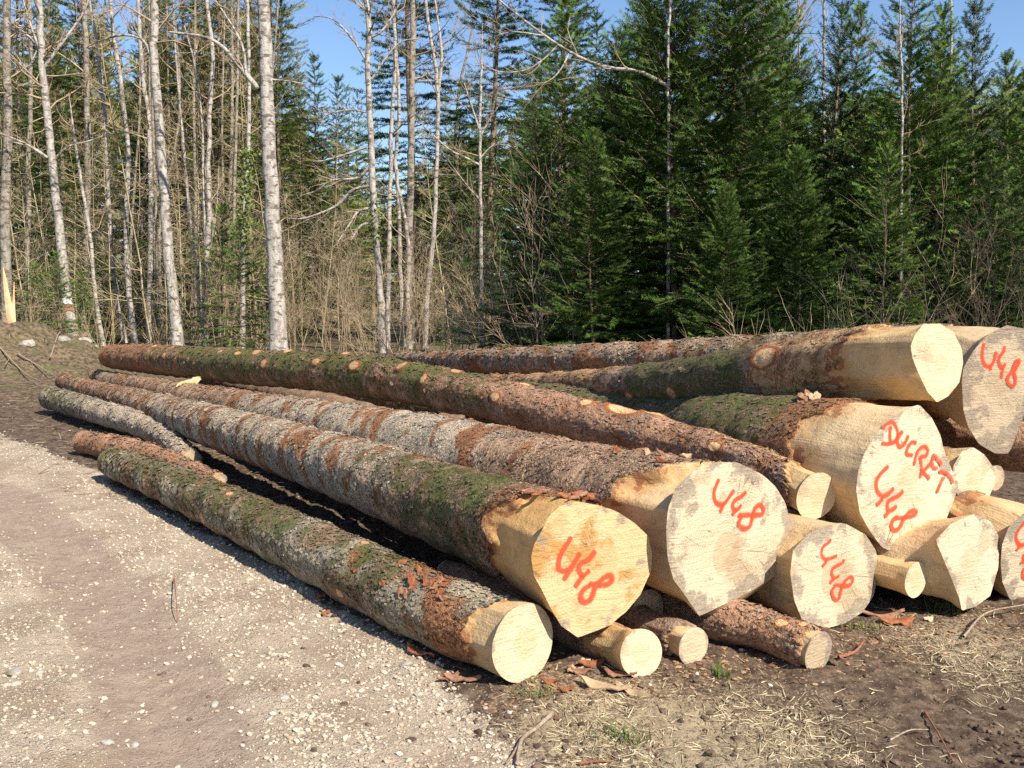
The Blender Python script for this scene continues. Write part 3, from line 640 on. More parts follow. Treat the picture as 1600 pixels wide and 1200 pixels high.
STRAW = [(gnd(930, 1110)[:2], .35, .9), (gnd(1050, 1150)[:2], .40, .9), (gnd(860, 1190)[:2], .3, .6), (gnd(1180, 1190)[:2], .3, .6), (gnd(1480, 1000)[:2], .42, .6), (gnd(1590, 1050)[:2], .35, .4), (gnd(1250, 1100)[:2], .3, .35)]
def zones(X, Y):
    P = np.stack([X, Y, 0 * X], -1); es = edge_side(X, Y) + .35 * (fbm(P * 1.6, 111, 3) - .5)
    road = sstep(-.10, .18, es)
    rut = np.exp(-(pline_dist(X, Y, RUT1) / .30) ** 4) + .55 * np.exp(-(pline_dist(X, Y, RUT2) / .22) ** 2)
    rut = np.clip(rut * (.65 + .7 * fbm(P * 3, 112, 3)), 0, 1) * road
    D = np.hypot(X, Y)
    fade = sstep(14, 8.5, Y - .2 * X)         # far left the verge turns to brown soil
    straw = 0
    for (c, w, a) in STRAW: straw = straw + a * np.exp(-((X - c[0]) ** 2 + ((Y - c[1])) ** 2) / w ** 2)
    straw = (1 - road) * np.clip(straw * (.45 + 1.1 * fbm(P * 2.6, 113, 3)), 0, 1)
    forest = sstep(15, 21, D)
    return road, rut, straw, forest, fade
road, rut, straw, forest, fade = zones(GX, GY)
idx = np.arange(nR * nA).reshape(nR, nA); nx_ = np.roll(idx, -1, axis=1)
fq = np.stack([idx[:-1], nx_[:-1], nx_[1:], idx[1:]], -1).reshape(-1, 4)[:, ::-1]
V = np.stack([GX, GY, GZ], -1).reshape(-1, 3); c0 = len(V)
V = np.vstack([V, [[0, 0, float(GZ[0].mean())]]]); ft = np.stack([np.full(nA, c0), idx[0], np.roll(idx[0], -1)], -1)[:, ::-1]
att = np.stack([road * (.45 + .55 * fade), rut, straw, forest], -1).reshape(-1, 4); att = np.vstack([att, att[:1]])

def ground_mat():
    s = NT('ground_soil_and_gravel'); P = s.obj()
    a = s.n('Attribute', attribute_name='zone'); sp_ = s.n('SeparateColor'); s.t.links.new(a.outputs['Color'], sp_.inputs[0])
    road, rut, straw, forest = sp_.outputs[0], sp_.outputs[1], sp_.outputs[2], a.outputs['Alpha']
    n1 = s.noise(P, 2.2, 5, .6); n2 = s.noise(P, 14, 6, .65); n3 = s.noise(P, 70, 5, .7); n4 = s.noise(P, 6, 5, .6)
    soil = s.mix(s.map(n2, .35, .65), (.06, .038, .026), (.165, .115, .078))
    soil = s.mix(s.map(s.math('ADD', n3, s.math('MULTIPLY', straw, .25)), .60, .74), soil, (.33, .26, .17))
    soil = s.mix(s.math('MULTIPLY', s.math('MULTIPLY', straw, s.map(n2, .45, .6)), s.map(n3, .45, .62)), soil, (.34, .27, .165))
    fines = s.mix(s.map(n2, .3, .7), (.38, .295, .215), (.52, .42, .315))
    fines = s.mix(s.map(s.math('ADD', n1, s.math('MULTIPLY', n2, .4)), .62, .85), fines, (.31, .225, .155))
    # gravel grains
    v1 = s.vor(P, 85); c1 = s.n('SeparateColor'); s.t.links.new(s.vor(P, 85, out='Color'), c1.inputs[0])
    v2 = s.vor(P, 38); c2 = s.n('SeparateColor'); s.t.links.new(s.vor(P, 38, out='Color'), c2.inputs[0])
    dens = s.math('ADD', s.math('MULTIPLY', n4, 1.1), s.math('MULTIPLY', rut, -.55))
    g1 = s.math('MULTIPLY', s.map(v1, .48, .36), s.map(s.math('ADD', c1.outputs[0], dens), .78, .84))
    g2 = s.math('MULTIPLY', s.map(v2, .42, .32), s.map(s.math('ADD', c2.outputs[0], dens), 1.12, 1.18))
    gc = s.mix(c1.outputs[1], (.38, .30, .215), (.60, .50, .385)); gc2 = s.mix(c2.outputs[1], (.40, .32, .235), (.62, .53, .41))
    gravel = s.mix(g1, fines, gc); gravel = s.mix(g2, gravel, gc2)
    rutc = s.mix(s.map(n2, .3, .7), (.27, .195, .145), (.37, .28, .21))
    gravel = s.mix(s.math('MULTIPLY', s.map(s.math('ADD', rut, s.math('MULTIPLY', s.math('SUBTRACT', n2, .5), .9)), .40, .75), .88), gravel, rutc)
    e = s.math('ADD', road, s.math('MULTIPLY', s.math('SUBTRACT', n2, .5), 1.0))
    col = s.mix(s.map(e, .35, .62), soil, gravel)
    fl = s.mix(s.map(n2, .35, .65), (.06, .045, .028), (.20, .15, .09)); fl = s.mix(s.map(n1, .52, .66), fl, (.09, .11, .035))
    col = s.mix(forest, col, fl)
    h = s.math('ADD', s.math('MULTIPLY', n3, 1.0), s.math('ADD', s.math('MULTIPLY', n2, 1.2), s.math('MULTIPLY', s.math('MULTIPLY', g1, road), .8)))
    h = s.math('ADD', h, s.math('MULTIPLY', s.math('MULTIPLY', g2, road), 1.2))
    return s.out(col, s.bump(h, .012, 1.0), .95)
M_ground = ground_mat()
me = mesh_from('ground', V, [fq, ft], {'zone': ('FLOAT_COLOR', att)}, True, [M_ground])
tag(link('ground', me), kind='structure')

# loose stones, soil clods : merged masses nobody could count
def ico():
    t = (1 + 5 ** .5) / 2
    v = np.array([(-1,t,0),(1,t,0),(-1,-t,0),(1,-t,0),(0,-1,t),(0,1,t),(0,-1,-t),(0,1,-t),(t,0,-1),(t,0,1),(-t,0,-1),(-t,0,1)], float)
    f = np.array([(0,11,5),(0,5,1),(0,1,7),(0,7,10),(0,10,11),(1,5,9),(5,11,4),(11,10,2),(10,7,6),(7,1,8),(3,9,4),(3,4,2),(3,2,6),(3,6,8),(3,8,9),(4,9,5),(2,4,11),(6,2,10),(8,6,7),(9,8,1)])
    return v / np.linalg.norm(v[0]), f
def ico2():
    v, f = ico(); V = [tuple(x) for x in v]; cache = {}
    def mid(a, b):
        k = (min(a, b), max(a, b))
        if k not in cache: m = (np.array(V[a]) + V[b]) / 2; m /= np.linalg.norm(m); V.append(tuple(m)); cache[k] = len(V) - 1
        return cache[k]
    F2 = []
    for a, b, c in f:
        x, y, z = mid(a, b), mid(b, c), mid(c, a); F2 += [(a, x, z), (b, y, x), (c, z, y), (x, y, z)]
    return np.array(V), np.array(F2)
def scatter_lumps(n, sampler, name, mat, rmin, rmax, power, flat=.6, sink=.3, seed=1, smooth=False):
    g = np.random.default_rng(seed); XY = sampler(g, n); n = len(XY)
    v, f = ico(); m = len(v)
    rad = rmin * (rmax / rmin) ** (g.random(n) ** power)
    ax = g.uniform(.65, 1.35, (n, 3)); ax[:, 2] *= flat
    jit = 1 + g.uniform(-.22, .22, (n, m)); VV = v[None] * jit[..., None] * ax[:, None] * rad[:, None, None]
    a = g.uniform(0, 6.28, n); ca, sa = np.cos(a)[:, None], np.sin(a)[:, None]
    X = VV[..., 0] * ca - VV[..., 1] * sa; Y = VV[..., 0] * sa + VV[..., 1] * ca
    tx = g.uniform(-.4, .4, n)[:, None]; Z = VV[..., 2] + X * tx
    z0 = ground_h(XY[:, 0], XY[:, 1]) + rad * ax[:, 2] * (1 - 2 * sink)
    VV = np.stack([X + XY[:, :1], Y + XY[:, 1:2], Z + z0[:, None]], -1).reshape(-1, 3)
    FF = (f[None] + (np.arange(n) * m)[:, None, None]).reshape(-1, 3)
    tint = np.repeat(g.random(n), m)
    me = mesh_from(name, VV, FF, {'tint': ('FLOAT', tint)}, smooth, [mat]); return tag(link(name, me), kind='stuff')
def in_view(g, n, r0, r1, a0=-32, a1=32):
    r = np.sqrt(g.uniform(r0 ** 2, r1 ** 2, n)); w = g.random(n) ; r = r0 * (r1 / r0) ** (w ** .8)
    a = np.radians(g.uniform(a0, a1, n)); return np.stack([r * np.sin(a), r * np.cos(a)], -1)
def stone_sampler(g, n):
    XY = in_view(g, n * 4, 2.9, 13, -33, 20); ro, ru, stw, fo, fa = zones(XY[:, 0], XY[:, 1])
    P = np.stack([XY[:, 0], XY[:, 1], 0 * XY[:, 0]], -1); cl = sstep(.32, .62, fbm(P * 2.0, 121, 3)); es = edge_side(XY[:, 0], XY[:, 1])
    berm = np.exp(-((es - .22) / .28) ** 2)
    p = ro * (1 - .90 * ru) * (.22 + .6 * cl + .6 * berm) + (1 - ro) * .03 * (XY[:, 0] < 1.5)
    return XY[g.random(len(p)) < p * .8][:n]
def tint_mat(name, a, b, bump=.003, sc=60, thr=(0, 1)):
    s = NT(name); t = s.attr('tint'); P = s.obj(); n = s.noise(P, sc, 4, .6)
    col = s.mix(s.map(t, thr[0], thr[1], smooth=False), a, b); col = s.mix(s.map(n, .5, .75), col, tuple(x * .6 for x in a))
    return s.out(col, s.bump(n, bump), .9)
M_stone = tint_mat('limestone', (.34, .265, .19), (.60, .52, .41)); M_clod = tint_mat('soil_clods', (.06, .038, .026), (.18, .125, .085))
M_rock = plain('white_rock', (.40, .37, .32), (.24, .21, .17), 14, .01, c3=(.16, .15, .09))
scatter_lumps(52000, stone_sampler, 'gravel', M_stone, .0024, .0135, 3.3, .6, .3, 3)
def clod_sampler(g, n):
    XY = in_view(g, n * 4, 2.9, 9, -20, 32); ro, ru, stw, fo, fa = zones(XY[:, 0], XY[:, 1])
    P = np.stack([XY[:, 0], XY[:, 1], 0 * XY[:, 0]], -1); cl = sstep(.40, .62, fbm(P * 1.7, 131, 3))
    p = (1 - ro) * (.12 + .88 * cl) + .02; return XY[g.random(len(p)) < p][:n]
scatter_lumps(15000, clod_sampler, 'soil_clods', M_clod, .0025, .019, 2.4, .6, .4, 5)

def crumb_sampler(g, n):
    c = g.random(n); px = 760 + 840 * c + g.normal(0, 25, n); py = 1075 - 120 * c + g.normal(10, 24, n); P = np.array([gnd(a, b)[:2] for a, b in zip(px, py)]); return P
scatter_lumps(2600, crumb_sampler, 'bark_crumbs', tint_mat('bark_crumbs', (.13, .06, .035), (.46, .29, .16)), .003, .015, 2.6, .30, .3, 15)
# dry grass blades
def blades(n, sampler, name, mat, L0, L1, w, lift, seed, kind='stuff', k=4):
    g = np.random.default_rng(seed); XY = sampler(g, n); n = len(XY)
    L = g.uniform(L0, L1, n); a = g.uniform(0, 6.28, n); bend = g.normal(0, .22, n); lf = lift * g.random(n) ** 2.2
    ts = np.linspace(0, 1, k); x = XY[:, :1] + 0 * ts; y = XY[:, 1:2] + 0 * ts
    ang = a[:, None] + bend[:, None] * ts[None]
    dx = np.cumsum(np.cos(ang), 1) / k * L[:, None]; dy = np.cumsum(np.sin(ang), 1) / k * L[:, None]
    x = x + dx; y = y + dy; z = ground_h(x, y) + .003 + (ts * (1 - .35 * ts))[None] * (lf * L)[:, None]
    nx, ny = -np.sin(ang), np.cos(ang); ww = (w * (1 - ts * .75))[None] * g.uniform(.6, 1.4, n)[:, None] / 2
    tw = g.uniform(-.8, .8, n)[:, None]
    A = np.stack([x + nx * ww, y + ny * ww, z + ww * tw], -1); B = np.stack([x - nx * ww, y - ny * ww, z - ww * tw], -1)
    VV = np.stack([A, B], 2).reshape(n, 2 * k, 3); i = np.arange(k - 1) * 2
    f = np.stack([i, i + 1, i + 3, i + 2], -1); FF = (f[None] + (np.arange(n) * 2 * k)[:, None, None]).reshape(-1, 4)
    me = mesh_from(name, VV.reshape(-1, 3), FF, {'tint': ('FLOAT', np.repeat(g.random(n), 2 * k))}, True, [mat])
    return tag(link(name, me), kind=kind)
M_straw = tint_mat('dry_grass', (.16, .11, .06), (.66, .55, .35), .0, 30)
M_green = tint_mat('green_grass', (.055, .095, .02), (.14, .19, .055), .0, 30)
def straw_sampler(g, n):
    XY = in_view(g, n * 5, 2.9, 6.5, -6, 32); ro, ru, stw, fo, fa = zones(XY[:, 0], XY[:, 1])
    P = np.stack([XY[:, 0], XY[:, 1], 0 * XY[:, 0]], -1); cl = sstep(.42, .62, fbm(P * 3.2, 141, 3))
    p = (1 - ro) * (stw * .9 + .05) * (.15 + .85 * cl); return XY[g.random(len(p)) < p][:n]
blades(10000, straw_sampler, 'dry_grass', M_straw, .02, .10, .0032, .22, 7)
def verge_sampler(g, n):
    XY = in_view(g, n * 5, 8, 22, -34, 10); es = edge_side(XY[:, 0], XY[:, 1]); p = sstep(.6, -.4, es); return XY[g.random(len(p)) < p][:n]
blades(9000, verge_sampler, 'dry_verge_litter', tint_mat('verge_litter', (.10, .07, .04), (.36, .28, .18), .0, 30), .06, .28, .009, .35, 9)
def tuft_pts(cx, cy, rad):
    return lambda g, n: np.stack([cx + g.normal(0, rad, n), cy + g.normal(0, rad, n)], -1)
TUFTS = [((410, 870), .035, 40, .05, .10, 'small green weed rosette on the gravel verge beside the front mossy log', 'weed'),
         ((1127, 1063), .03, 34, .04, .09, 'little bright green shoot on bare soil below the slanting pole', 'grass tuft'),
         ((975, 1155), .07, 60, .04, .10, 'thin green grass tuft among straw near the bottom edge', 'grass tuft'),
         ((1480, 955), .10, 80, .04, .10, 'green grass fringe at the foot of the unmarked bright faced log', 'grass tuft'),
         ((1345, 985), .08, 50, .03, .08, 'sparse green grass at the foot of the marked medium log', 'grass tuft'),
         ((838, 1085), .07, 50, .03, .06, 'low green grass just under the round cream end face', 'grass tuft')]
def tuft(c, rad, n, L0, L1, label, cat):
    g = np.random.default_rng(int(c[0])); x0, y0, _ = gnd(*c); z0 = float(ground_h(np.array([x0]), np.array([y0]))[0]); V = []; Fc = []; T = []
    for i in range(n):
        x, y = x0 + g.normal(0, rad * .6), y0 + g.normal(0, rad * .6); z = float(ground_h(np.array([x]), np.array([y]))[0]) - z0 - .003
        a = g.uniform(0, 6.28); L = g.uniform(L0, L1); out = g.uniform(.2, .9); w = g.uniform(.002, .004) * (1.8 if cat == 'weed' else 1); k0 = len(V)
        for t in (0, .35, .7, 1):
            r_ = L * out * t; h_ = L * (t - .45 * t * t * (out + .3)) ; nx, ny = -math.sin(a), math.cos(a); ww = w * (1 - t * .85) * (1 + (cat == 'weed') * 2 * t * (1 - t) * 2)
            for s_ in (-1, 1): V.append((x - x0 + math.cos(a) * r_ + nx * ww * s_, y - y0 + math.sin(a) * r_ + ny * ww * s_, z + h_)); T.append(g.random())
        for j in range(3): Fc.append((k0 + 2 * j, k0 + 2 * j + 1, k0 + 2 * j + 3, k0 + 2 * j + 2))
    me = mesh_from('grass_tuft', V, np.array(Fc), {'tint': ('FLOAT', T)}, True, [M_green])
    o = link('weed' if cat == 'weed' else 'grass_tuft', me, None, (x0, y0, z0)); tag(o, label, cat, 'green sprouts on the ground')
for a in TUFTS: tuft(*a)

# rocks
def rock(c, rad, label, group=None, mat=None, flat=.6, zoff=0, name='rock'):
    v, f = ico2(); g = np.random.default_rng(int(c[0] * 7 + c[1])); v = v * (1 + .5 * (fbm(v * 1.6 + g.random() * 40, 3, 3) - .5))[:, None]
    v = v * np.array([g.uniform(.8, 1.35), g.uniform(.7, 1.1), flat]) * rad
    x, y, _ = gnd(*c) if len(c) == 2 else c; z = float(ground_h(np.array([x]), np.array([y]))[0]) + zoff
    o = link(name, mesh_from(name, v, f, None, False, [mat or M_rock]), None, (x, y, z + rad * flat * .35)); o.rotation_euler = (g.uniform(-.3, .3), g.uniform(-.3, .3), g.uniform(0, 6))
    tag(o, label, 'rock', group)
for c, rad, lb in [((116, 572), .30, 'biggest white rock on the mound left of the far log ends'), ((90, 576), .20, 'white rock on the mound beside the biggest one'),
                   ((70, 578), .17, 'small white rock at the left of the rock mound'), ((134, 584), .15, 'small pale rock low on the right slope of the mound'),
                   ((102, 588), .18, 'mossy pale rock at the foot of the mound'), ((45, 596), .15, 'pale rock on the brown verge in front of the mound'), ((148, 574), .14, 'pale rock at the right end of the mound')]:
    rock(c, rad, lb, 'white rocks on the roadside mound')
for c, rad, lb in [((20, 1052), .035, 'white flat stone at the left edge of the track, largest there'), ((62, 1050), .022, 'white stone right of the largest one at the left edge'), ((25, 1068), .02, 'white stone just under the largest one at the left edge'),
                   ((335, 1090), .020, 'white stone by the rut, alone in the middle of the track'), ((445, 1086), .017, 'white stone resting in a small dark hollow of the track'), ((635, 1038), .024, 'pale stone in the gravel near the front log'),
                   ((655, 1081), .020, 'white stone near the bark scraps before the front log'), ((168, 1151), .019, 'white stone on the left verge of the rut, low in the photo'), ((210, 1148), .016, 'small white stone beside the one left of the rut'), ((320, 1195), .018, 'flat stone at the bottom edge in the rut')]:
    rock(c, rad, lb, 'bigger white stones on the track', M_stone2 if False else M_rock, .5, 0, 'stone')

# ------------------------------------------------------------------ bark scraps, sticks
M_flake = plain('bark_inner', (.21, .10, .06), (.33, .18, .105), 25, .004, c3=(.22, .10, .06)); M_flake2 = plain('bark_strip_tan', (.36, .25, .15), (.46, .33, .20), 22, .003, c3=(.33, .19, .11))
M_flakeb = plain('bark_outer_brown', (.15, .09, .06), (.25, .16, .10), 40, .006, c3=(.28, .11, .06)); M_flake3 = plain('bark_rust', (.20, .07, .035), (.32, .12, .05), 30, .005, c3=(.14, .06, .04)); M_sliver = plain('fresh_sliver', (.58, .45, .27), (.50, .35, .18), 20, .002)
def flake(pos, L, w, rz, label, group=None, mat=None, nrm=(0, 0, 1), curl=.3, name='bark_scrap', seed=0, lift=.3, cat='bark scrap', thick=.006):
    g = np.random.default_rng(seed + 1); nu, nv = 12, 6; V = []; Fc = []
    tq = np.linspace(0, 1, nu); prof = (.75 + .5 * np.interp(tq, np.linspace(0, 1, 5), g.random(5))) * (1 - np.abs(2 * tq - 1) ** 3.5 * .75) + g.normal(0, .05, nu); off = np.interp(tq, np.linspace(0, 1, 4), g.normal(0, .45, 4)) + g.normal(0, .06, nu)
    for side in (1, -1):
        for i in range(nu):
            u = i / (nu - 1) - .5
            for j in range(nv):
                v = (j / (nv - 1) - .5) * prof[i] + off[i] * .35
                z = curl * w * (1 - 4 * (v) ** 2) * .8 + lift * L * u * u + side * thick / 2 + .004 * math.sin(i * .9 + j + seed)
                V.append((u * L * (1 + .08 * math.sin(j * 2 + seed)), v * w, z))
    n = nu * nv
    for s_ in (0, 1):
        for i in range(nu - 1):
            for j in range(nv - 1):
                a = s_ * n + i * nv + j; q = (a, a + nv, a + nv + 1, a + 1); Fc.append(q if s_ == 0 else q[::-1])
    ring = [i * nv for i in range(nu)] + [(nu - 1) * nv + j for j in range(1, nv)] + [i * nv + nv - 1 for i in range(nu - 2, -1, -1)] + [j for j in range(nv - 2, 0, -1)]
    for a, b in zip(ring, ring[1:] + ring[:1]): Fc.append((a, b, b + n, a + n))
    o = link(name, mesh_from(name, V, np.array(Fc), None, False, [mat or M_flake]), None, pos)
    q = Vector(nrm).to_track_quat('Z', 'Y'); o.rotation_mode = 'QUATERNION'
    from mathutils import Quaternion
    o.rotation_quaternion = q @ Quaternion((0, 0, 1), rz); tag(o, label, cat, group); return o
def gz(x, y): return float(ground_h(np.array([x]), np.array([y]))[0])
def gflake(px, py, L, w, rz, label, group, mat=None, seed=0, up=.008, **k):
    x, y, _ = gnd(px, py); return flake((x, y, gz(x, y) + up), L, w, rz, label, group, mat, seed=seed, **k)
GF = 'bark scraps littered on the ground in front of the logs'
for i, (px, py, L, w, rz, mt, lb) in enumerate([
    (945, 1078, .22, .055, -.5, M_flake2, 'long tan bark strip on the ground below the small peeled log'), (988, 1082, .16, .05, -.7, M_flake2, 'tan bark strip lying in straw right of the longest strip'),
    (885, 1085, .07, .04, .4, M_flake3, 'rust red bark chip beside the round cream end'), (905, 1052, .10, .04, -.3, M_flake, 'reddish bark chip between the two smallest front ends'),
    (925, 1040, .12, .035, .2, M_flake3, 'dark red bark chip tucked by the small peeled log'), (968, 1058, .14, .05, -.4, M_flake, 'curled bark piece right under the small peeled log'),
    (893, 1050, .06, .04, 1.2, M_flake2, 'pale bark chip touching the round cream end'), (655, 1025, .17, .06, -.9, M_flake3, 'brown bark sheet in the shadow left of the front log'),
    (722, 1065, .15, .05, -.2, M_flake, 'orange frayed bark chip at the foot of the front log'), (700, 1062, .10, .035, .6, M_flake, 'orange bark chip left of the frayed one'),
    (500, 935, .06, .03, .3, M_flake3, 'tiny rust chip on the gravel beside the front log'), (1375, 965, .22, .07, -.1, M_flake, 'reddish bark slab in the shade behind the marked medium log'),
    (1400, 975, .16, .06, .2, M_flake3, 'rusty bark slab right of the marked medium log'), (1450, 968, .06, .03, .3, M_sliver, 'small bright wood chip before the unmarked bright faced log'),
    (508, 958, .05, .03, .9, M_flake3, 'tiny rust chip below another on the gravel'), (860, 1070, .07, .03, .1, M_flake3, 'thin rust chip right under the round cream face')]):
    gflake(px, py, L, w, rz, lb, GF, mt, seed=i * 3)
def lflake(key, s, deg, L, w, rz, label, group, mat, seed, off=.006, **k):
    p, n, T = LOGS[key]['surf'](s, deg); flake(tuple(p + n * off), L, w, rz, label, group, mat, nrm=tuple(n), seed=seed, lift=.15, curl=.05, **k)
for i in range(22):
    lflake('A', rk.normal(.72, .22), rk.uniform(85, 150), rk.uniform(.03, .09), rk.uniform(.015, .03), rk.uniform(0, 6.28), 'rusty loose bark flake curling off the top of the front log', 'flakes on top of the front log', (M_flake3, M_flake)[i % 3 == 0], 200 + i, .006, name='bark_flake', thick=.003)
for i in range(9):
    lflake('B', rk.uniform(.12, .5), rk.uniform(72, 112), rk.uniform(.08, .22), rk.uniform(.02, .05), rk.uniform(-.4, .4), 'torn red bark flake over the honey coloured butt', 'flakes above the honey coloured face', (M_flake3, M_flake)[i % 4 == 0], 230 + i, .010, name='bark_flake', thick=.005)
for i in range(6):
    lflake('G', rk.uniform(.55, .95), rk.uniform(84, 116), rk.uniform(.05, .13), rk.uniform(.03, .06), rk.uniform(0, 3), 'reddish bark chip on the mossy top of the worded log', 'chips on the worded log', (M_flake2, M_flake)[i % 2], 260 + i, .015, name='bark_flake')
for i in range(8):
    lflake('C', rk.uniform(.3, 1.3), rk.uniform(70, 120), rk.uniform(.04, .10), rk.uniform(.02, .04), rk.uniform(0, 3), 'brown bark crumb on top of the thickest log near its face', 'bark crumbs on the thickest log', (M_flake3, M_flake2, M_flake)[i % 3], 280 + i, .012, name='bark_flake')
lflake('C', 11.6, 88, .30, .09, .3, 'bright fresh wood sliver lying across the far part of the thickest log', None, M_sliver, 300, .02, name='wood_sliver', cat='wood sliver')

# seg prisms -------------------------------------------------------------
def prisms(segs, k=3):
    """segs (n,8): p0 p1 r0 r1 -> verts, quads"""
    S = np.asarray(segs, float).reshape(-1, 8); n = len(S); D = S[:, 3:6] - S[:, :3]; L = np.linalg.norm(D, axis=1, keepdims=True) + 1e-9; D = D / L
    ref = np.where(np.abs(D[:, 2:3]) > .9, np.array([[1., 0, 0]]), np.array([[0, 0, 1.]])); A = np.cross(D, ref); A /= np.linalg.norm(A, axis=1, keepdims=True); B = np.cross(D, A)
    a = np.arange(k) * 2 * np.pi / k; ring = A[:, None] * np.cos(a)[None, :, None] + B[:, None] * np.sin(a)[None, :, None]
    V = np.concatenate([S[:, None, :3] + ring * S[:, 6, None, None], S[:, None, 3:6] + ring * S[:, 7, None, None]], 1).reshape(-1, 3)
    i = np.arange(k); j = (i + 1) % k; f = np.stack([i, j, j + k, i + k], -1)[None] + (np.arange(n) * 2 * k)[:, None, None]
    return V, f.reshape(-1, 4)
def tube(path, k=10, rough=0., seed=0, freq=3.):
    P = np.asarray(path, float); n = len(P); T = np.gradient(P[:, :3], axis=0); T /= np.linalg.norm(T, axis=1, keepdims=True) + 1e-9
    ref = np.array([[0, 1., 0]]); A = np.cross(T, ref); A /= np.linalg.norm(A, axis=1, keepdims=True) + 1e-9; B = np.cross(T, A)
    a = np.arange(k) * 2 * np.pi / k; ring = A[:, None] * np.cos(a)[None, :, None] + B[:, None] * np.sin(a)[None, :, None]
    rad = P[:, 3][:, None] * np.ones(k)
    if rough: rad = rad * (1 + rough * 2 * (fbm(np.stack([np.cos(a)[None] + 0 * rad, np.sin(a)[None] + 0 * rad, P[:, 2:3] * freq + 0 * rad], -1), seed, 3) - .5))
    V = (P[:, None, :3] + ring * rad[..., None]).reshape(-1, 3)
    i = np.arange(k); j = (i + 1) % k; f = np.concatenate([np.stack([q * k + i, q * k + j, (q + 1) * k + j, (q + 1) * k + i], -1) for q in range(n - 1)])
    return V, f
def stick(pts, r, label, mat, cat='stick', name='stick', group=None):
    P = []
    for px, py, h in pts:
        x, y, _ = gnd(px, py); P.append([x, y, gz(x, y) + h, r])
    P = catmull(P, 24); P[:, 3] *= np.linspace(1, .45, 24) * (1 + .15 * np.sin(np.arange(24) * 1.7)); o = P[0, :3].copy(); P[:, :3] -= o
    V, f = tube(P, 7, .25, 3, 20); tag(link(name, mesh_from(name, V, f, None, True, [mat]), None, tuple(o)), label, cat, group)
M_stick = plain('stick_grey', (.34, .27, .20), (.22, .16, .11), 40, .002); M_stick_red = plain('stick_red', (.30, .12, .07), (.20, .08, .05), 40, .002)
stick([(862, 1118, .02), (838, 1145, .03), (815, 1160, .02), (806, 1195, .01)], .010, 'forked pale stick at the bottom, lower end towards the track', M_stick)
stick([(815, 1160, .02), (800, 1178, .01), (790, 1190, .01)], .007, 'short pale twig touching the forked stick at the bottom', M_stick)
stick([(905, 1190, .01), (930, 1189, .012), (955, 1191, .01)], .007, 'short straight red-brown stick at the bottom edge', M_stick_red)
stick([(1390, 1163, .01), (1420, 1150, .03), (1450, 1146, .02)], .004, 'thin pale curved twig on the soil, low right of centre', M_stick)
stick([(1445, 1115, .01), (1468, 1158, .03), (1490, 1195, .01)], .004, 'thin long twig leading to the bottom edge in the dark soil', M_stick_red)
stick([(1310, 1035, .01), (1335, 1028, .02), (1350, 1012, .03)], .008, 'reddish curved twig beside the cut end of the slanting pole', M_stick_red)
stick([(1505, 1005, .02), (1540, 975, .05), (1600, 958, .04)], .006, 'long grey twig bowed over grass at the right edge', M_stick)
stick([(272, 905, .02), (276, 950, .06), (277, 963, .01)], .004, 'tiny dark dead sprig standing in the gravel', M_stick_red)
for i, (px, py, dx, dy) in enumerate([(30, 572, 50, 4), (60, 566, -50, 12), (10, 590, 40, -18), (110, 560, 60, 5), (130, 562, 70, 2), (80, 600, 30, -24), (30, 600, 60, 8), (90, 566, -80, 40), (150, 558, 70, -6), (20, 575, 60, 20), (170, 571, 60, 2), (40, 560, 40, 26), (0, 600, 70, 14)]):
    stick([(px, py, .05), (px + dx * .55, py + dy * .5 - 1, .08), (px + dx, py + dy, .12)], .014, ('pale dead branch lying across the left mound', 'dry grey branch lying by the mound of rocks')[i % 2], M_stick, 'fallen branch', 'fallen_branch', 'fallen branches round the mound')
#__FOREST__
# ------------------------------------------------------------------ FOREST
def tree_bark(name, a, b, c, sc=1.):
    s = NT(name); P = s.obj(); n = s.noise(s.scale(P, (1, 1, .45)), 9 * sc, 6, .65); n2 = s.noise(s.scale(P, (1, 1, 2.2)), 5 * sc, 5, .6); n3 = s.noise(P, 38 * sc, 4, .6)
    col = s.mix(s.map(n, .42, .56), a, b); col = s.mix(s.map(n2, .53, .60), col, c)
    col = s.mix(s.map(n3, .62, .72), col, tuple(x * .45 for x in c))
    return s.out(col, s.bump(s.math('ADD', n, n3), .02), .9)
M_white = tree_bark('bark_white', (.30, .265, .235), (.46, .42, .375), (.15, .125, .10))
M_grey = tree_bark('bark_grey', (.22, .19, .155), (.34, .30, .25), (.12, .10, .08))
M_dim = tree_bark('bark_dim', (.22, .19, .15), (.33, .29, .23), (.12, .10, .075))
M_trunkbrown = tree_bark('bark_trunk_brown', (.16, .11, .075), (.27, .20, .14), (.09, .065, .045))
M_twig = plain('twig_brown', (.26, .185, .12), (.40, .30, .20), 3, 0); M_twigpale = plain('twig_pale', (.42, .36, .30), (.52, .46, .40), 3, 0)
M_twigdead = plain('twig_dead', (.34, .25, .145), (.50, .39, .245), 2, 0)
M_twigdark = plain('twig_dark', (.10, .07, .05), (.17, .12, .085), 3, 0)  # darker brown twigs for the shrubs at the right
def leaf_mat(name, a, b, c):
    s = NT(name); t = s.attr('tint'); col = s.mix(t, a, b); col = s.mix(s.map(s.noise(s.obj(), .9, 3), .5, .66), col, c)
    s.b.inputs['Specular IOR Level'].default_value = .12; s.b.inputs['Roughness'].default_value = .6
    return s.out(col)
M_needle = leaf_mat('needles_dark', (.022, .050, .009), (.085, .150, .024), (.050, .095, .016))
M_needle2 = leaf_mat('needles_fresh', (.034, .080, .012), (.125, .21, .034), (.08, .14, .022))
M_needle3 = leaf_mat('needles_olive', (.085, .105, .022), (.19, .21, .055), (.20, .16, .06))
M_needle4 = leaf_mat('needles_blue', (.020, .045, .012), (.060, .11, .026), (.035, .07, .015))
M_ivy = leaf_mat('ivy_leaves', (.07, .11, .02), (.22, .27, .08), (.16, .19, .05))

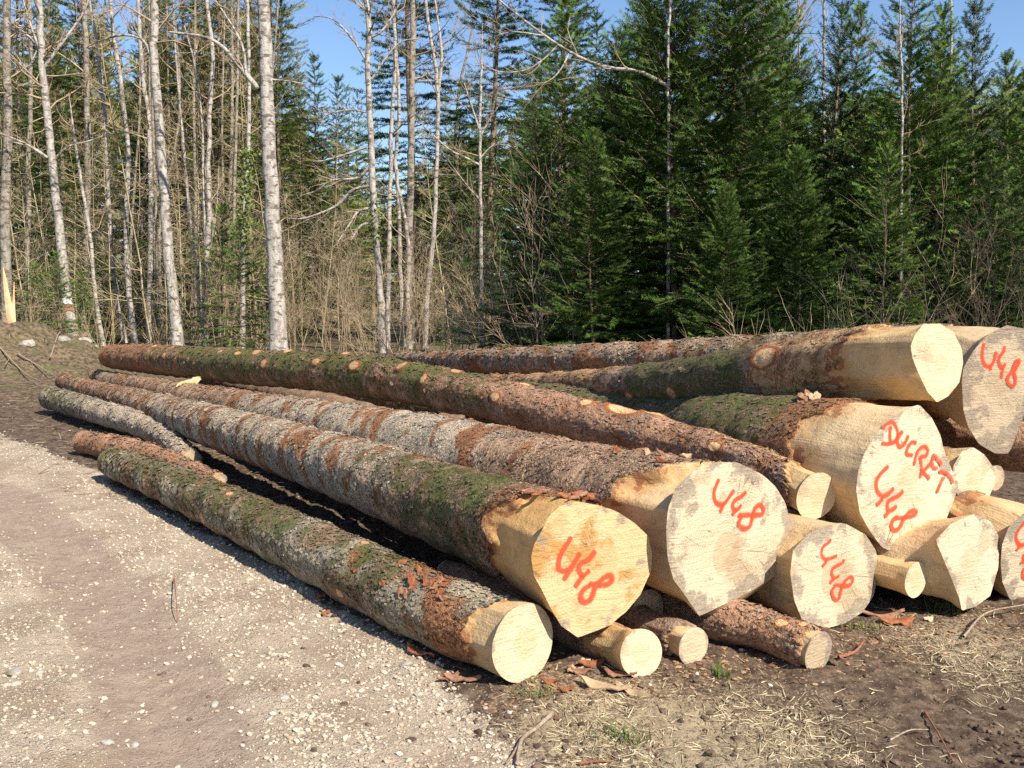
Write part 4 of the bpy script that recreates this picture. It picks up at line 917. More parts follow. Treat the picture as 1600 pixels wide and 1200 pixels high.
def spray_template(nn=6, seed=0, wide=.42):
    g = np.random.default_rng(seed); V = []; Fc = []
    for i in range(nn):
        for sd in (-1, 1):
            x = i / nn + g.uniform(-.03, .03); a = g.uniform(.6, 1.0); l = wide * g.uniform(.8, 1.15) * (1 - .25 * i / nn); w = .11
            dz = g.uniform(-.12, .16); k = len(V)
            V += [(x, 0, 0), (x + w * 1.2, 0, .01), (x + math.cos(a) * l + .05, sd * math.sin(a) * l, dz)]; Fc.append((k, k + 1, k + 2))
    k = len(V); V += [(.85, -.05, 0), (.85, .05, 0), (1.12, 0, .03)]; Fc.append((k, k + 1, k + 2))
    return np.array(V), np.array(Fc)
TPL = [spray_template(6, s) for s in range(3)]
def spray_mesh(P, D, N, L, tint, seed=0):
    """P,D,N (n,3) L (n)"""
    g = np.random.default_rng(seed); D = D / np.linalg.norm(D, axis=1, keepdims=True); B = np.cross(N, D); B /= np.linalg.norm(B, axis=1, keepdims=True) + 1e-9; N2 = np.cross(D, B)
    VV = []; FF = []; TT = []; o = 0; which = g.integers(0, len(TPL), len(P))
    for w, (tv, tf) in enumerate(TPL):
        m = which == w; n = m.sum()
        if not n: continue
        v = P[m][:, None] + L[m][:, None, None] * (D[m][:, None] * tv[None, :, :1] + B[m][:, None] * tv[None, :, 1:2] + N2[m][:, None] * tv[None, :, 2:3])
        VV.append(v.reshape(-1, 3)); FF.append((tf[None] + (np.arange(n) * len(tv))[:, None, None]).reshape(-1, 3) + o); o += n * len(tv); TT.append(np.repeat(tint[m], len(tv)))
    return np.concatenate(VV), np.concatenate(FF), np.concatenate(TT)

def conifer(H, Rb, whorl, nb, spl, mat, seed, bare=0., low=.04, up=.25, dead=0, gap=1., trunk_r=None, shape=.85, name='spruce_tree', sec=.13, lean=0, droop=.3, fork=None):
    """tapering trunk, whorled limbs, flat side twigs clothed in needle sprays"""
    g = np.random.default_rng(seed); tr = trunk_r or H * .006 + .012
    segs = []; sp = []; dseg = []
    z = H * low
    while z < H * .985:
        q = (z - H * low) / (H * (1 - low)); nbw = int(g.integers(nb - 1, nb + 2)); a0 = g.uniform(0, 6.28)
        for b in range(nbw):
            if g.random() < .08: continue
            a = a0 + b * 6.283 / nbw + g.uniform(-.3, .3); L = Rb * ((1 - q) ** shape) * g.uniform(.65, 1.15) + .10
            if q < .08: L *= .75
            el = up + (q - .35) * 1.0 + g.uniform(-.15, .15)
            zz = z + g.uniform(-.12, .12) * whorl * 2; isdead = q < dead and g.random() < .8
            n = max(3, int(L / .22)); p = np.array([0, 0, zz]); d0 = el; pts = [p]
            for i in range(n):
                t = i / n; e = el - droop * math.sin(t * 3.1) * (1 - q) + .5 * t * t * .6; aa = a + g.normal(0, .08)
                p = p + np.array([math.cos(aa) * math.cos(e), math.sin(aa) * math.cos(e), math.sin(e)]) * L / n; pts.append(p)
            r0 = max(.004, .011 * L ** .8)
            for i in range(n):
                (dseg if isdead else segs).append([*pts[i], *pts[i + 1], r0 * (1 - i / n * .8), r0 * (1 - (i + 1) / n * .8)])
            # side twigs
            s = L * (.25 if q < .5 else .1); side = 1
            while s < L:
                i = min(int(s / L * n), n - 1); f = s / L * n - i; base = pts[i] * (1 - f) + pts[i + 1] * f; D = pts[i + 1] - pts[i]; D /= np.linalg.norm(D)
                hor = np.array([-math.sin(a), math.cos(a), 0]) * side; tl = (L - s) * .45 * g.uniform(.5, 1.2) + spl * .6; tl = min(tl, .75 * Rb ** .5)
                dd = D * .75 + hor * .8 + np.array([0, 0, g.uniform(-.28, .10)]); dd /= np.linalg.norm(dd); e2 = base + dd * tl
                if isdead:
                    dseg.append([*base, *e2, .004, .002]);
                    for _ in range(2):
                        u_ = g.random(); b2 = base + dd * tl * u_; e3 = b2 + (dd * .5 + g.normal(0, .5, 3)) * tl * .5; dseg.append([*b2, *e3, .003, .0015])
                else:
                    segs.append([*base, *e2, .004, .002]); m = max(1, int(tl / (spl * .62)))
                    for j in range(m):
                        if g.random() < bare: continue
                        pp = base + dd * tl * j / m; sp.append((pp, dd + g.normal(0, .12, 3), g.random() * .6 + .4 * (j == m - 1), spl * g.uniform(.8, 1.25)))
                        if j > 0 and tl > spl * 2:      # third-order
                            for sd2 in (-1, 1):
                                d3 = dd * .7 + sd2 * (D if sd2 > 0 else -hor * 0 + D * -.5) * .6 + np.array([0, 0, g.uniform(-.25, .1)]); sp.append((pp, d3, g.random() * .7, spl * g.uniform(.7, 1.1)))
                side = -side; s += sec * g.uniform(.6, 1.2) * gap
            if not isdead:
                for i in range(n):
                    if g.random() >= bare and s > 0: sp.append((pts[i], pts[i + 1] - pts[i] + g.normal(0, .02, 3), g.random(), spl * 1.1))
                sp.append((pts[-1], pts[-1] - pts[-2], 1., spl))
        z += whorl * g.uniform(.75, 1.25)
    sp.append((np.array([0, 0, H * .97]), np.array([0, 0, 1.]), 1., spl * 1.5))
    tz = np.linspace(0, 1, 14); path = np.stack([.01 * H * np.sin(tz * 5 + seed), .01 * H * np.cos(tz * 4 + seed) - .01 * H, tz * H - .1, tr * (1 - tz * .93) * (1 + .5 * np.exp(-tz * 40))], -1)
    tv, tf = tube(path, 9, .08, seed)
    P = np.array([s[0] for s in sp]); D = np.array([s[1] for s in sp]); T = np.array([s[2] for s in sp]); Ls = np.array([s[3] for s in sp])
    offx = .01 * H * np.sin(P[:, 2] / H * 5 + seed); P[:, 0] += offx
    N = g.normal(0, 1.0, (len(P), 3)) + [0, 0, .8]
    nv, nf, nt_ = spray_mesh(P, D, N, Ls, T, seed)
    meN = mesh_from('needles', nv, nf, {'tint': ('FLOAT', nt_)}, False, [mat]); sv, sf = prisms(segs); meT = mesh_from('trunk', np.vstack([tv, sv]), [tf, sf + len(tv)], None, True, [M_trunkbrown])
    meD = None
    if dseg: dv, df = prisms(dseg); meD = mesh_from('dead_twigs', dv, df, None, True, [M_twigdead])
    print('conifer', name, len(sp), len(segs), len(dseg))
    return dict(trunk=meT, crown=meN, dead_twigs=meD)
def put_tree(proto, loc, rz, sc, label, cat, group=None, name='spruce_tree', sz=None):
    o = bpy.data.objects.new(name, None); COL.objects.link(o); o.location = loc; o.rotation_euler = (0, 0, rz); o.scale = (sc, sc, sz or sc); tag(o, label, cat, group)
    for k, m in proto.items():
        if m is not None: link(k, m, o)
    return o

pr = {}
pr['young'] = conifer(7.2, 2.45, .27, 8, .15, M_needle, 1, low=.03, up=.30, gap=.8)
pr['young2'] = conifer(7.5, 2.2, .29, 7, .15, M_needle2, 2, low=.03, up=.35, bare=.08)
pr['young3'] = conifer(7.0, 1.9, .33, 6, .15, M_needle4, 3, low=.02, up=.45, bare=.2, droop=.2)
pr['old'] = conifer(15, 2.5, .46, 6, .24, M_needle4, 4, low=.12, up=.12, sec=.22, shape=.7, trunk_r=.13)
pr['old2'] = conifer(16, 2.1, .50, 6, .24, M_needle3, 5, low=.06, up=.15, sec=.28, bare=.2, dead=.35, shape=.6, trunk_r=.11)
pr['old3'] = conifer(15, 2.3, .42, 6, .24, M_needle, 8, low=.05, up=.1, sec=.26, bare=.05, dead=.1, shape=.7, trunk_r=.12)
pr['sap'] = conifer(2.6, .95, .20, 5, .085, M_needle2, 6, low=.05, up=.3, sec=.13, trunk_r=.02)

def gxy(px, Y): return at(px, 540, Y)[0]
ct = 0
YG = 'young spruces crowding behind the log pile'
YL = [(1045, 15.5, 'young', .98, 'dark dense young spruce behind the slim white stem, centre right of the wood edge'), (962, 17, 'young', .82, 'dark young spruce left of the slim white stem behind the pile'),
      (1130, 15.5, 'young', 1.0, 'dark young spruce just right of the slim white stem behind the pile'), (1215, 17.5, 'young2', .88, 'green young spruce above the topmost log butt'),
      (1295, 17.5, 'young3', .98, 'open topped young spruce with sky between its leaders'), (1405, 16, 'young2', .90, 'fresh green young spruce behind the thin white vertical stem'),
      (1505, 17, 'young3', .92, 'upswept young spruce whose limbs reach out against the sky at right'), (1585, 19.5, 'young', .80, 'dark young spruce cut by the right frame edge'),
      (1460, 20.5, 'young', .92, 'dark young spruce behind the upswept one at right'),
      (880, 19, 'young2', .93, 'light green young spruce in the middle, beside the tall dark spruce'), (835, 17.5, 'young3', .72, 'slender dark young spruce in the middle, in front of bare brush'),
      (1000, 20, 'young', 1.02, 'dark young spruce in second row behind the centre group'), (1180, 20.5, 'young', 1.14, 'dark second row young spruce right of the centre group'),
      (1325, 18.5, 'young2', .88, 'bright green young spruce between two open topped ones'), (1452, 16.3, 'young2', .80, 'bright green young spruce beside the thin white vertical stem'), (1555, 17.5, 'young2', .74, 'bright green young spruce near the right frame edge'), (1640, 15, 'young2', .72, 'fresh green spruce mostly outside the right frame edge'), (1545, 14.5, 'sap', 1.3, 'low spruce sapling at the right, under brown brush'),
      (925, 15.0, 'young', .55, 'low dark young spruce behind the long top log, centre'), (1240, 14.2, 'young', .50, 'low dark spruce close behind the topmost log'), (1130, 13.6, 'young', .42, 'low dark spruce right behind the scaly back log'), (1380, 14.2, 'young2', .50, 'low green spruce close behind the topmost butt')]
for i, (px, Y, p, sc, lb) in enumerate(YL):
    put_tree(pr[p], (gxy(px, Y), Y, 0), i * 1.37, sc, lb, 'spruce tree', YG)
MG = 'tall conifers standing over the wood edge'
for i, (px, Y, p, sc, lb) in enumerate([(772, 31, 'old', 1.0, 'tall dark spruce against blue sky left of the middle group'), (880, 33, 'old', 1.02, 'tall spruce reaching the top edge right of the first tall dark one'), (930, 34, 'old3', .72, 'shorter tall spruce with its tip just under the sky, centre'),
        (650, 33, 'old3', 1.15, 'tall thin conifer behind the slim white stems, clumps of needles high up'), (845, 38, 'old', .75, 'dark spruce half hidden between the two tall ones'), (500, 40, 'old3', .72, 'pointed spruce in front of open sky, left of the curved-limbed birch'), (448, 36, 'old3', .80, 'broad spruce right of the big pale trunk')]):
    put_tree(pr[p], (gxy(px, Y), Y, 0), i * 2.1, sc, lb, 'conifer', MG)
for i, (x, y, sc, lb) in enumerate([(8.6, 8.0, .75, 'added unseen spruce shading the wood edge, nearest the pile'), (10.2, 10.4, .62, 'added unseen spruce shading the wood edge, second in its row')]):
    put_tree(pr['old3'], (x, y, 0), i * 2.3, sc, lb + ', beyond the right edge', 'conifer', 'unseen conifers added for shade beyond the right edge')  # out of view, added to cast shade on the lower right wood
# back rows
g = np.random.default_rng(77); bk = []
def far_ok(x, y, d):
    return all((x - a) ** 2 + (y - b) ** 2 > d * d for a, b in bk)
for (x0, x1, y0, y1, n, ps, lab, grp) in [
    (-120, 440, 36, 48, 28, ('old2', 'old2', 'old2', 'old3'), 'tall brownish conifer with dead lower twigs in the dense left wood', 'conifers massed in the left wood'),
    (-150, 430, 49, 66, 24, ('old3', 'old', 'old2'), 'dark conifer far back in the dense left wood', 'far conifers of the left wood'),
    (450, 720, 44, 60, 9, ('old2', 'old3'), 'olive conifer far back behind the slim white stems', 'far conifers behind the white stems'),
    (720, 1020, 40, 56, 8, ('old3', 'old'), 'conifer far back behind the middle of the wood', 'far conifers in the middle'),
    (1030, 1700, 26, 44, 26, ('young', 'young2', 'old3'), 'shaded conifer deep behind the young spruces on the right', 'conifers deep in the right wood')]:
    k = 0; tries = 0
    while k < n and tries < 4000:
        tries += 1; px = g.uniform(x0, x1); Y = g.uniform(y0, y1); x = gxy(px, Y)
        if not far_ok(x, Y, 1.45): continue
        if 450 < px < 720 and Y < 44: continue
        p = ps[int(g.integers(len(ps)))]; sc = g.uniform(.85, 1.15)
        if 450 <= px < 720: sc *= .72
        if 720 <= px < 1020: sc *= .62
        if px >= 1030: sc *= (.74 if p.startswith('young') else .40)
        if Y > 48 and px < 440: sc *= .9
        bk.append((x, Y)); k += 1
        put_tree(pr[p], (x, Y, -.1), g.uniform(0, 6.28), sc, lab, 'conifer', grp)
# saplings left
for i, (px, Y, sc, lb) in enumerate([(95, 27, 1.0, 'green fir sapling at the foot of the paint blazed stem'), (60, 29, .9, 'green fir sapling left of the paint blazed stem'), (130, 28, .8, 'small fir sapling between the blazed stem and the leaning one'), (165, 31, 1.2, 'fir sapling behind the thin pair of stems at left'),
        (375, 25, 1.25, 'green young fir just left of the big pale trunk'), (350, 28, 1.5, 'young fir behind the forked stem, left of the big pale trunk'), (400, 29, 1.35, 'young fir directly behind the big pale trunk'), (20, 33, 1.3, 'dark fir sapling behind the splintered stump'), (700, 30, 1.3, 'small fir right of the last slim white stem'), (470, 31, 1.0, 'fir sapling among brown brush right of the big pale trunk'), (230, 32, 1.2, 'dark fir sapling between the pale stems at left'), (300, 33, 1.3, 'dark fir sapling behind the mottled trunk'), (770, 24, 1.1, 'small fir in bare brush, centre of the wood edge')]):
    put_tree(pr['sap'], (gxy(px, Y), Y, 0), i * 1.9, sc, lb, 'fir sapling', 'young fir saplings at the wood edge', 'fir_sapling')

# ---------------- bare trees
def grow(g, segs, p, d, L, r, depth, up=.10, wig=.16, nchild=5, ang=.7):
    n = max(3, int(L / .35) if depth == 0 else 5); st = L / n; pts = [p]
    for i in range(n):
        d = d + g.normal(0, wig, 3) + np.array([0, 0, up]); d /= np.linalg.norm(d); q = pts[-1] + d * st; t0 = 1 - i / n * .8; t1 = 1 - (i + 1) / n * .8
        segs.append([*pts[-1], *q, r * t0, r * t1]); pts.append(q)
    if depth <= 0: return
    for c in range(nchild):
        f = g.uniform(.2, .98); i = min(int(f * n), n - 1); b = pts[i] + (pts[i + 1] - pts[i]) * (f * n - i); D = pts[i + 1] - pts[i]; D /= np.linalg.norm(D)
        o = g.normal(0, 1, 3); o -= D * np.dot(o, D); o /= np.linalg.norm(o); dd = D * math.cos(ang) + o * math.sin(ang)
        grow(g, segs, b, dd, L * g.uniform(.3, .55) * (1.15 - f * .5), max(r * .5 * (1 - f * .4), .0035), depth - 1, up * .8, wig * 1.1, max(3, nchild - 1), ang)
def bare_tree(path_px, Y, wpx, label, mat=M_white, tmat=None, limbs=(), nrand=12, seed=0, top=None, lo=.45, cat='bare tree', name='bare_tree', llen=2.2, group='pale bare trunks at the wood edge', twist=0, extra=4.0, child=5, dep=2):
    """path_px: [(px,py)] from the base upwards; limbs: [(fraction, [(px,py,dY)...], width_px)]"""
    g = np.random.default_rng(seed + 500)
    pts = [at(px, py, Y + twist * i) for i, (px, py) in enumerate(path_px)]; pts[0][2] = min(pts[0][2], -.05)
    d = pts[-1] - pts[-2]; d /= np.linalg.norm(d)
    if extra: pts.append(pts[-1] + (d + [0, 0, .6]) / np.linalg.norm(d + [0, 0, .6]) * extra)
    n = len(pts); wp = np.array([[*p, 0] for p in pts]); path = catmull(wp, 40)
    z = path[:, 2]; q = np.clip((z - z[0]) / (z[-1] - z[0]), 0, 1); r0 = wpx / F * Y / 2
    rad = r0 * (1 - .55 * q ** 1.1) * (1 + .35 * np.exp(-(z - z[0]) / .35)); rad[-6:] *= np.linspace(1, .25 if extra else 1, 6); path[:, 3] = rad
    path[1:-1, 0] += g.normal(0, .012, 38) * min(1, wpx / 10)
    base = path[0, :3].copy(); V, f = tube(path - [*base, 0], 12 if wpx > 12 else 8, .10, seed, 2.5)
    root = empty(name, base, label, cat, group); link('trunk', mesh_from('trunk', V, f, None, True, [mat]), root)
    segs = []
    for k in range(nrand):
        t = g.uniform(lo, .97); i = int(t * 39); p = path[i, :3]; a = g.uniform(0, 6.28); e = g.uniform(.0, .8)
        grow(g, segs, p, np.array([math.cos(a) * math.cos(e), math.sin(a) * math.cos(e), math.sin(e)]), llen * g.uniform(.6, 1.2) * (1.2 - t * .6), max(.006, path[i, 3] * .38), dep, .09, .15, child)
    thick = []
    for lp, w in limbs:
        P = np.array([[*at(px, py, Y + dy), w / F * Y / 2] for px, py, dy in lp]); C_ = catmull(P, 16); C_[:, 3] *= np.linspace(1, .35, 16)
        thick = []
        for i in range(15): thick.append([*C_[i, :3], *C_[i + 1, :3], max(.003, C_[i, 3]), max(.003, C_[i + 1, 3])])
        v, f = prisms(np.array(thick) - [*base, *base, 0, 0], 6); link('limb', mesh_from('limb', v, f, None, True, [mat]), root)
        for k in range(9):
            i = int(g.uniform(3, 15)); D = C_[i, :3] - C_[i - 1, :3]; D /= np.linalg.norm(D); o = g.normal(0, 1, 3); dd = D + o / np.linalg.norm(o) * .7; dd[2] += .15
            grow(g, segs, C_[i, :3], dd / np.linalg.norm(dd), g.uniform(.3, .9), max(.004, C_[i, 3] * .5), 1, .06, .15, 4)
    if segs: v, f = prisms(np.array(segs) - [*base, *base, 0, 0], 3); link('twigs', mesh_from('twigs', v, f, None, True, [tmat or M_twig]), root)
    return root, path
BT = []
def bt(*a, **k): r = bare_tree(*a, **k); BT.append(r); return r
t1 = bt([(118, 533), (103, 450), (90, 330), (77, 210), (67, 110), (62, 0)], 30, 15, 'pale crooked stem with a white square and red-brown band painted on it', seed=1, nrand=14, twist=0,
   limbs=[([(88, 262, 0), (55, 232, .1), (20, 222, .2), (-30, 205, .3)], 5), ([(80, 250, 0), (40, 225, -.3), (0, 208, -.5)], 5), ([(66, 110, 0), (95, 70, 0), (130, 20, .2), (145, -20, .2)], 6), ([(60, 70, 0), (30, 45, .2), (0, 25, .3)], 5), ([(66, 90, 0), (45, 30, 0), (30, -20, 0)], 5), ([(80, 255, 0), (105, 230, 0), (140, 220, 0), (180, 205, .2)], 4)])
bt([(162, 545), (155, 500), (146, 430), (142, 380), (130, 300), (118, 230)], 29, 7, 'thin crooked pale stem leaning left beside the blazed stem', seed=2, nrand=10, extra=1.5, llen=1.4)
bt([(195, 535), (185, 470), (174, 400), (168, 280), (163, 170), (150, 60), (140, 0)], 31, 8, 'slender stem, left one of the crossing pair at left', seed=3, nrand=12)
bt([(211, 536), (200, 440), (197, 340), (200, 240), (192, 150), (178, 60), (172, 0)], 30, 9, 'slender stem, right one of the crossing pair at left', seed=4, nrand=12)
bt([(233, 545), (234, 450), (236, 330), (233, 200), (222, 110), (216, 0)], 31, 9, 'straight pale stem just left of the mottled trunk', seed=5, nrand=12)
bt([(279, 548), (271, 470), (262, 380), (254, 270), (247, 170), (240, 80), (243, 0)], 27, 18, 'thick mottled pale trunk, slightly crooked, second largest at left', seed=6, nrand=12, lo=.6,
   limbs=[([(237, 90, 0), (222, 62, 0), (190, 55, 0), (150, 66, .2), (135, 75, .2)], 5)])
bt([(318, 540), (311, 470), (302, 380), (293, 300), (286, 220), (278, 130)], 30, 6, 'thin left stem rising in front of the wood beside the forked trunk', seed=7, nrand=10, extra=2)
bt([(320, 545), (320, 440), (326, 360), (325, 270), (327, 180), (332, 80), (322, 0)], 29.5, 9, 'forked pale trunk between the mottled trunk and the big pale one', seed=8, nrand=12,
   limbs=[([(322, 400, 0), (318, 300, .1), (316, 200, .1), (306, 110, .1), (288, 40, .1)], 6), ([(328, 390, 0), (338, 330, 0), (342, 260, 0)], 3)])
t9 = bt([(378, 545), (380, 430), (381, 330), (388, 230), (389, 130), (387, 0)], 27, 8, 'slim white stem with yellow-green ivy, just left of the big pale trunk', seed=9, nrand=8)
bt([(368, 545), (367, 430), (366, 330), (368, 240), (371, 130), (372, 40)], 31, 6, 'thin grey stem beside the ivy clad stem', M_grey, seed=10, nrand=8)
t11 = bt([(436, 560), (433, 470), (426, 350), (420, 220), (416, 110), (411, 0)], 24, 27, 'biggest smooth pale trunk, upright at left of centre', seed=11, nrand=6, lo=.72, extra=5,
   limbs=[([(405, 140, 0), (375, 105, .2), (350, 75, .3), (320, 58, .5), (265, 50, .8)], 9), ([(385, 118, .1), (378, 70, .2), (350, 20, .3), (320, -20, .3)], 5), ([(424, 124, 0), (460, 128, 0), (486, 134, 0)], 3)])
t12 = bt([(598, 560), (594, 450), (586, 340), (580, 230), (575, 120), (577, 40), (572, -20)], 26, 12, 'white mottled trunk with curved bare limbs sweeping left and a little ivy', seed=12, nrand=14, lo=.6,
   limbs=[([(578, 258, 0), (560, 278, .1), (520, 282, .3), (495, 298, .5), (470, 306, .6)], 6), ([(580, 290, 0), (550, 298, .2), (525, 322, .3), (480, 340, .3), (450, 342, .3)], 6), ([(582, 325, 0), (560, 330, 0), (545, 352, -.2), (528, 378, -.3)], 5), ([(584, 348, 0), (565, 352, 0), (553, 368, -.1), (548, 376, -.2)], 5),
          ([(572, 175, 0), (545, 172, 0), (510, 180, 0), (500, 200, 0)], 4), ([(573, 230, 0), (550, 238, 0), (510, 250, 0), (490, 252, 0)], 4), ([(577, 60, 0), (600, 45, 0), (625, 5, 0)], 5), ([(575, 100, 0), (550, 60, 0), (520, 30, 0), (490, 25, 0)], 4), ([(576, 130, 0), (620, 70, 0), (655, 60, 0)], 4)])
bt([(605, 545), (607, 430), (609, 320), (612, 200), (618, 90), (614, 0)], 28, 8, 'slim white stem just right of the curved-limbed trunk', seed=13, nrand=8)
bt([(628, 400), (622, 300), (618, 250), (624, 170), (620, 80), (616, 0)], 29, 7, 'slim white stem, second right of the curved-limbed trunk', seed=14, nrand=8)
bt([(640, 548), (637, 450), (637, 370), (622, 290), (621, 265)], 28, 9, 'pale stem bending left where it meets its neighbour, right of the curved-limbed trunk', seed=15, nrand=6, extra=0)
bt([(643, 548), (640, 380), (642, 240), (644, 120), (645, 0)], 31, 13, 'grey-brown straight conifer stem among the slim white ones', M_grey, seed=16, nrand=10)
bt([(664, 545), (667, 470), (676, 380), (682, 280), (684, 150), (678, 90), (665, 0)], 28, 8, 'slim white stem, right-hand one of the white group, forked near its top', seed=17, nrand=10, limbs=[([(684, 150, 0), (690, 90, 0), (684, 30, 0), (676, -20, 0)], 6)])
bt([(752, 560), (752, 400), (751, 300), (750, 210), (751, 120), (752, 95)], 23, 7, 'thin white birch before the tall dark spruces', seed=18, nrand=9, lo=.62, extra=.8, llen=1.3,
   limbs=[([(750, 258, 0), (725, 245, 0), (700, 232, 0), (655, 190, 0)], 4), ([(748, 310, 0), (730, 290, 0), (700, 250, 0)], 3), ([(752, 245, 0), (770, 228, 0), (795, 226, 0)], 3), ([(750, 205, 0), (735, 160, 0), (722, 120, 0)], 4), ([(752, 210, 0), (768, 180, 0), (775, 150, 0)], 4)])
bt([(1045, 560), (1045, 400), (1044, 300), (1045, 200), (1043, 100), (1047, 0)], 15.0, 6.5, 'slim white stem standing in front of the darkest spruces', seed=19, nrand=8, lo=.75, extra=1.5, llen=1.1,
   limbs=[([(1045, 135, 0), (1000, 112, .2), (965, 108, .3), (925, 98, .5), (880, 75, .6), (830, 40, .7), (780, 0, .8), (760, -20, .8)], 7), ([(890, 82, .6), (875, 110, .5), (855, 128, .5), (830, 130, .5)], 3.5), ([(870, 72, .6), (850, 92, .5), (820, 110, .5), (780, 112, .5), (755, 100, .5)], 3.5), ([(850, 56, .6), (800, 50, .5), (760, 62, .5)], 3)])
bt([(1408, 560), (1408, 400), (1408, 260), (1409, 150), (1407, 60), (1406, 0)], 15.2, 6, 'thin white vertical stem in front of the fresh green spruce', seed=20, nrand=10, lo=.55, extra=.5, llen=.8)
bt([(1165, 560), (1164, 400), (1163, 200), (1160, 80), (1158, 0)], 19, 18, 'grey mottled trunk showing above the dark spruces, right of centre', M_grey, seed=21, nrand=6, lo=.8,
   limbs=[([(1163, 170, 0), (1190, 90, -.3), (1215, 62, -.4), (1245, 40, -.5), (1262, -10, -.5)], 14)])
bt([(1486, 560), (1487, 300), (1486, 120), (1487, 0)], 18.5, 7, 'thin pale stem poking up at the upper right sky gap', seed=22, nrand=12, lo=.6, extra=1)
bt([(1290, 560), (1289, 300), (1287, 130), (1288, 0)], 18.3, 7, 'thin pale stem rising through the open topped spruce', seed=23, nrand=12, lo=.6, extra=1)
bt([(1255, 560), (1252, 300), (1250, 130), (1247, 20)], 19.3, 5, 'thin grey stem left of the open topped spruce', M_grey, seed=25, nrand=12, lo=.6, extra=1)
bt([(43, 545), (41, 440), (45, 340), (44, 250), (48, 150), (46, 0)], 33, 9, 'dim grey stem left of the paint blazed one', M_grey, seed=24, nrand=14, tmat=M_twigdead)
bt([(12, 545), (10, 440), (8, 340), (12, 200), (10, 0)], 30, 17, 'thick dim stem behind the splintered stump at the left edge', M_grey, seed=26, nrand=14, tmat=M_twigdead)
bt([(133, 530), (132, 470), (133, 400), (138, 250), (132, 0)], 36, 12, 'broad dim stem behind and right of the blazed one', M_grey, seed=27, nrand=14, tmat=M_twigdead)
bt([(700, 540), (706, 400), (712, 250), (716, 150), (735, 60)], 34, 7, 'thin grey stem left of the thin white birch', M_grey, seed=28, nrand=8, extra=1)
# dim background stems
for i in range(20):
    px = g.uniform(-20, 460); Y = g.uniform(33, 46); w = g.uniform(4, 8); a = g.normal(0, 14); c = g.normal(0, 8)
    bt([(px, 540), (px + a * .4 + c, 360), (px + a * .8 - c, 180), (px + a, 0)], Y, w, 'thin dim bare stem deep among the twigs of the left wood', M_dim, seed=40 + i, nrand=14, lo=.25, tmat=M_twigdead, group='thin background stems', llen=1.9, extra=2, child=4)
# blaze marks on the first stem
def blaze(path, py0, py1, Y, mat, name):
    z0, z1 = at(100, py1, Y)[2], at(100, py0, Y)[2]; zz = np.linspace(z0, z1, 6); P = np.stack([np.interp(zz, path[:, 2], path[:, k]) for k in range(4)], -1); P[:, 2] = zz
    V = []; Fc = []
    for i in range(6):
        for j in range(9):
            a = R(-160 + j * 17.5); V.append(P[i, :3] + np.array([math.cos(a), math.sin(a), 0]) * (P[i, 3] * 1.10 + .006) - path[0, :3])
    for i in range(5):
        for j in range(8): b = i * 9 + j; Fc.append((b, b + 1, b + 10, b + 9))
    link(name, mesh_from(name, V, np.array(Fc), None, True, [mat]), t1[0])
M_wp = plain('white_paint', (.85, .85, .85), (.80, .80, .82), 10, .001); M_bp = plain('red_brown_paint', (.33, .12, .06), (.26, .13, .09), 30, .001)
blaze(t1[1], 466, 475, 30, M_wp, 'white_paint_patch'); blaze(t1[1], 476, 485, 30, M_bp, 'red_paint_patch')
# ivy
def ivy(root, path, z0, z1, n, spread, seed):
    g = np.random.default_rng(seed); V = []; Fc = []; T = []
    for i in range(n):
        z = g.uniform(z0, z1); c = [np.interp(z, path[:, 2], path[:, k]) for k in (0, 1, 3)]; a = g.uniform(0, 6.28); rr = c[2] + abs(g.normal(0, spread)); p = np.array([c[0] + math.cos(a) * rr, c[1] + math.sin(a) * rr, z]) - path[0, :3]
        u = g.normal(0, 1, 3); u /= np.linalg.norm(u); v = np.cross(u, g.normal(0, 1, 3)); v /= np.linalg.norm(v); s = g.uniform(.03, .06); k = len(V)
        V += [p - u * s, p + v * s * .7, p + u * s, p - v * s * .7]; Fc.append((k, k + 1, k + 2, k + 3)); T += [g.random()] * 4
    link('ivy', mesh_from('ivy', V, np.array(Fc), {'tint': ('FLOAT', T)}, False, [M_ivy]), root)
ivy(t9[0], t9[1], at(0, 380, 27)[2], at(0, 232, 27)[2], 900, .10, 3); ivy(t12[0], t12[1], at(0, 380, 26)[2], at(0, 310, 26)[2], 160, .06, 4)
# scar on the big trunk
sc_p = at(418, 332, 24); 
# splintered stump
sg = []; gs = np.random.default_rng(5); sx, sy = gxy(22, 26), 26.0
stump = empty('splintered_stump', (sx, sy, gz(sx, sy)), 'splintered pale orange stump standing at the left edge', 'tree stump')
def shard(pts, w, name, mat):
    P = np.array([[*(at(px, py, 26) - np.array([sx, sy, gz(sx, sy)])), w_ / F * 26 / 2] for (px, py, w_) in pts]); P = catmull(P, 14); V, f = tube(P, 6, .35, int(pts[0][0]), 2); link(name, mesh_from(name, V, f, None, False, [mat]), stump)
M_shard = plain('splintered_wood', (.80, .55, .33), (.64, .38, .20), 6, .01)
shard([(24, 552, 14), (19, 510, 13), (12, 470, 10), (7, 435, 6), (5, 418, 1)], 10, 'shard', M_shard); shard([(24, 552, 9), (21, 500, 6), (22, 440, 1)], 5, 'shard', M_shard); shard([(26, 560, 22), (25, 548, 20), (25, 535, 14)], 20, 'stump_base', M_shard)

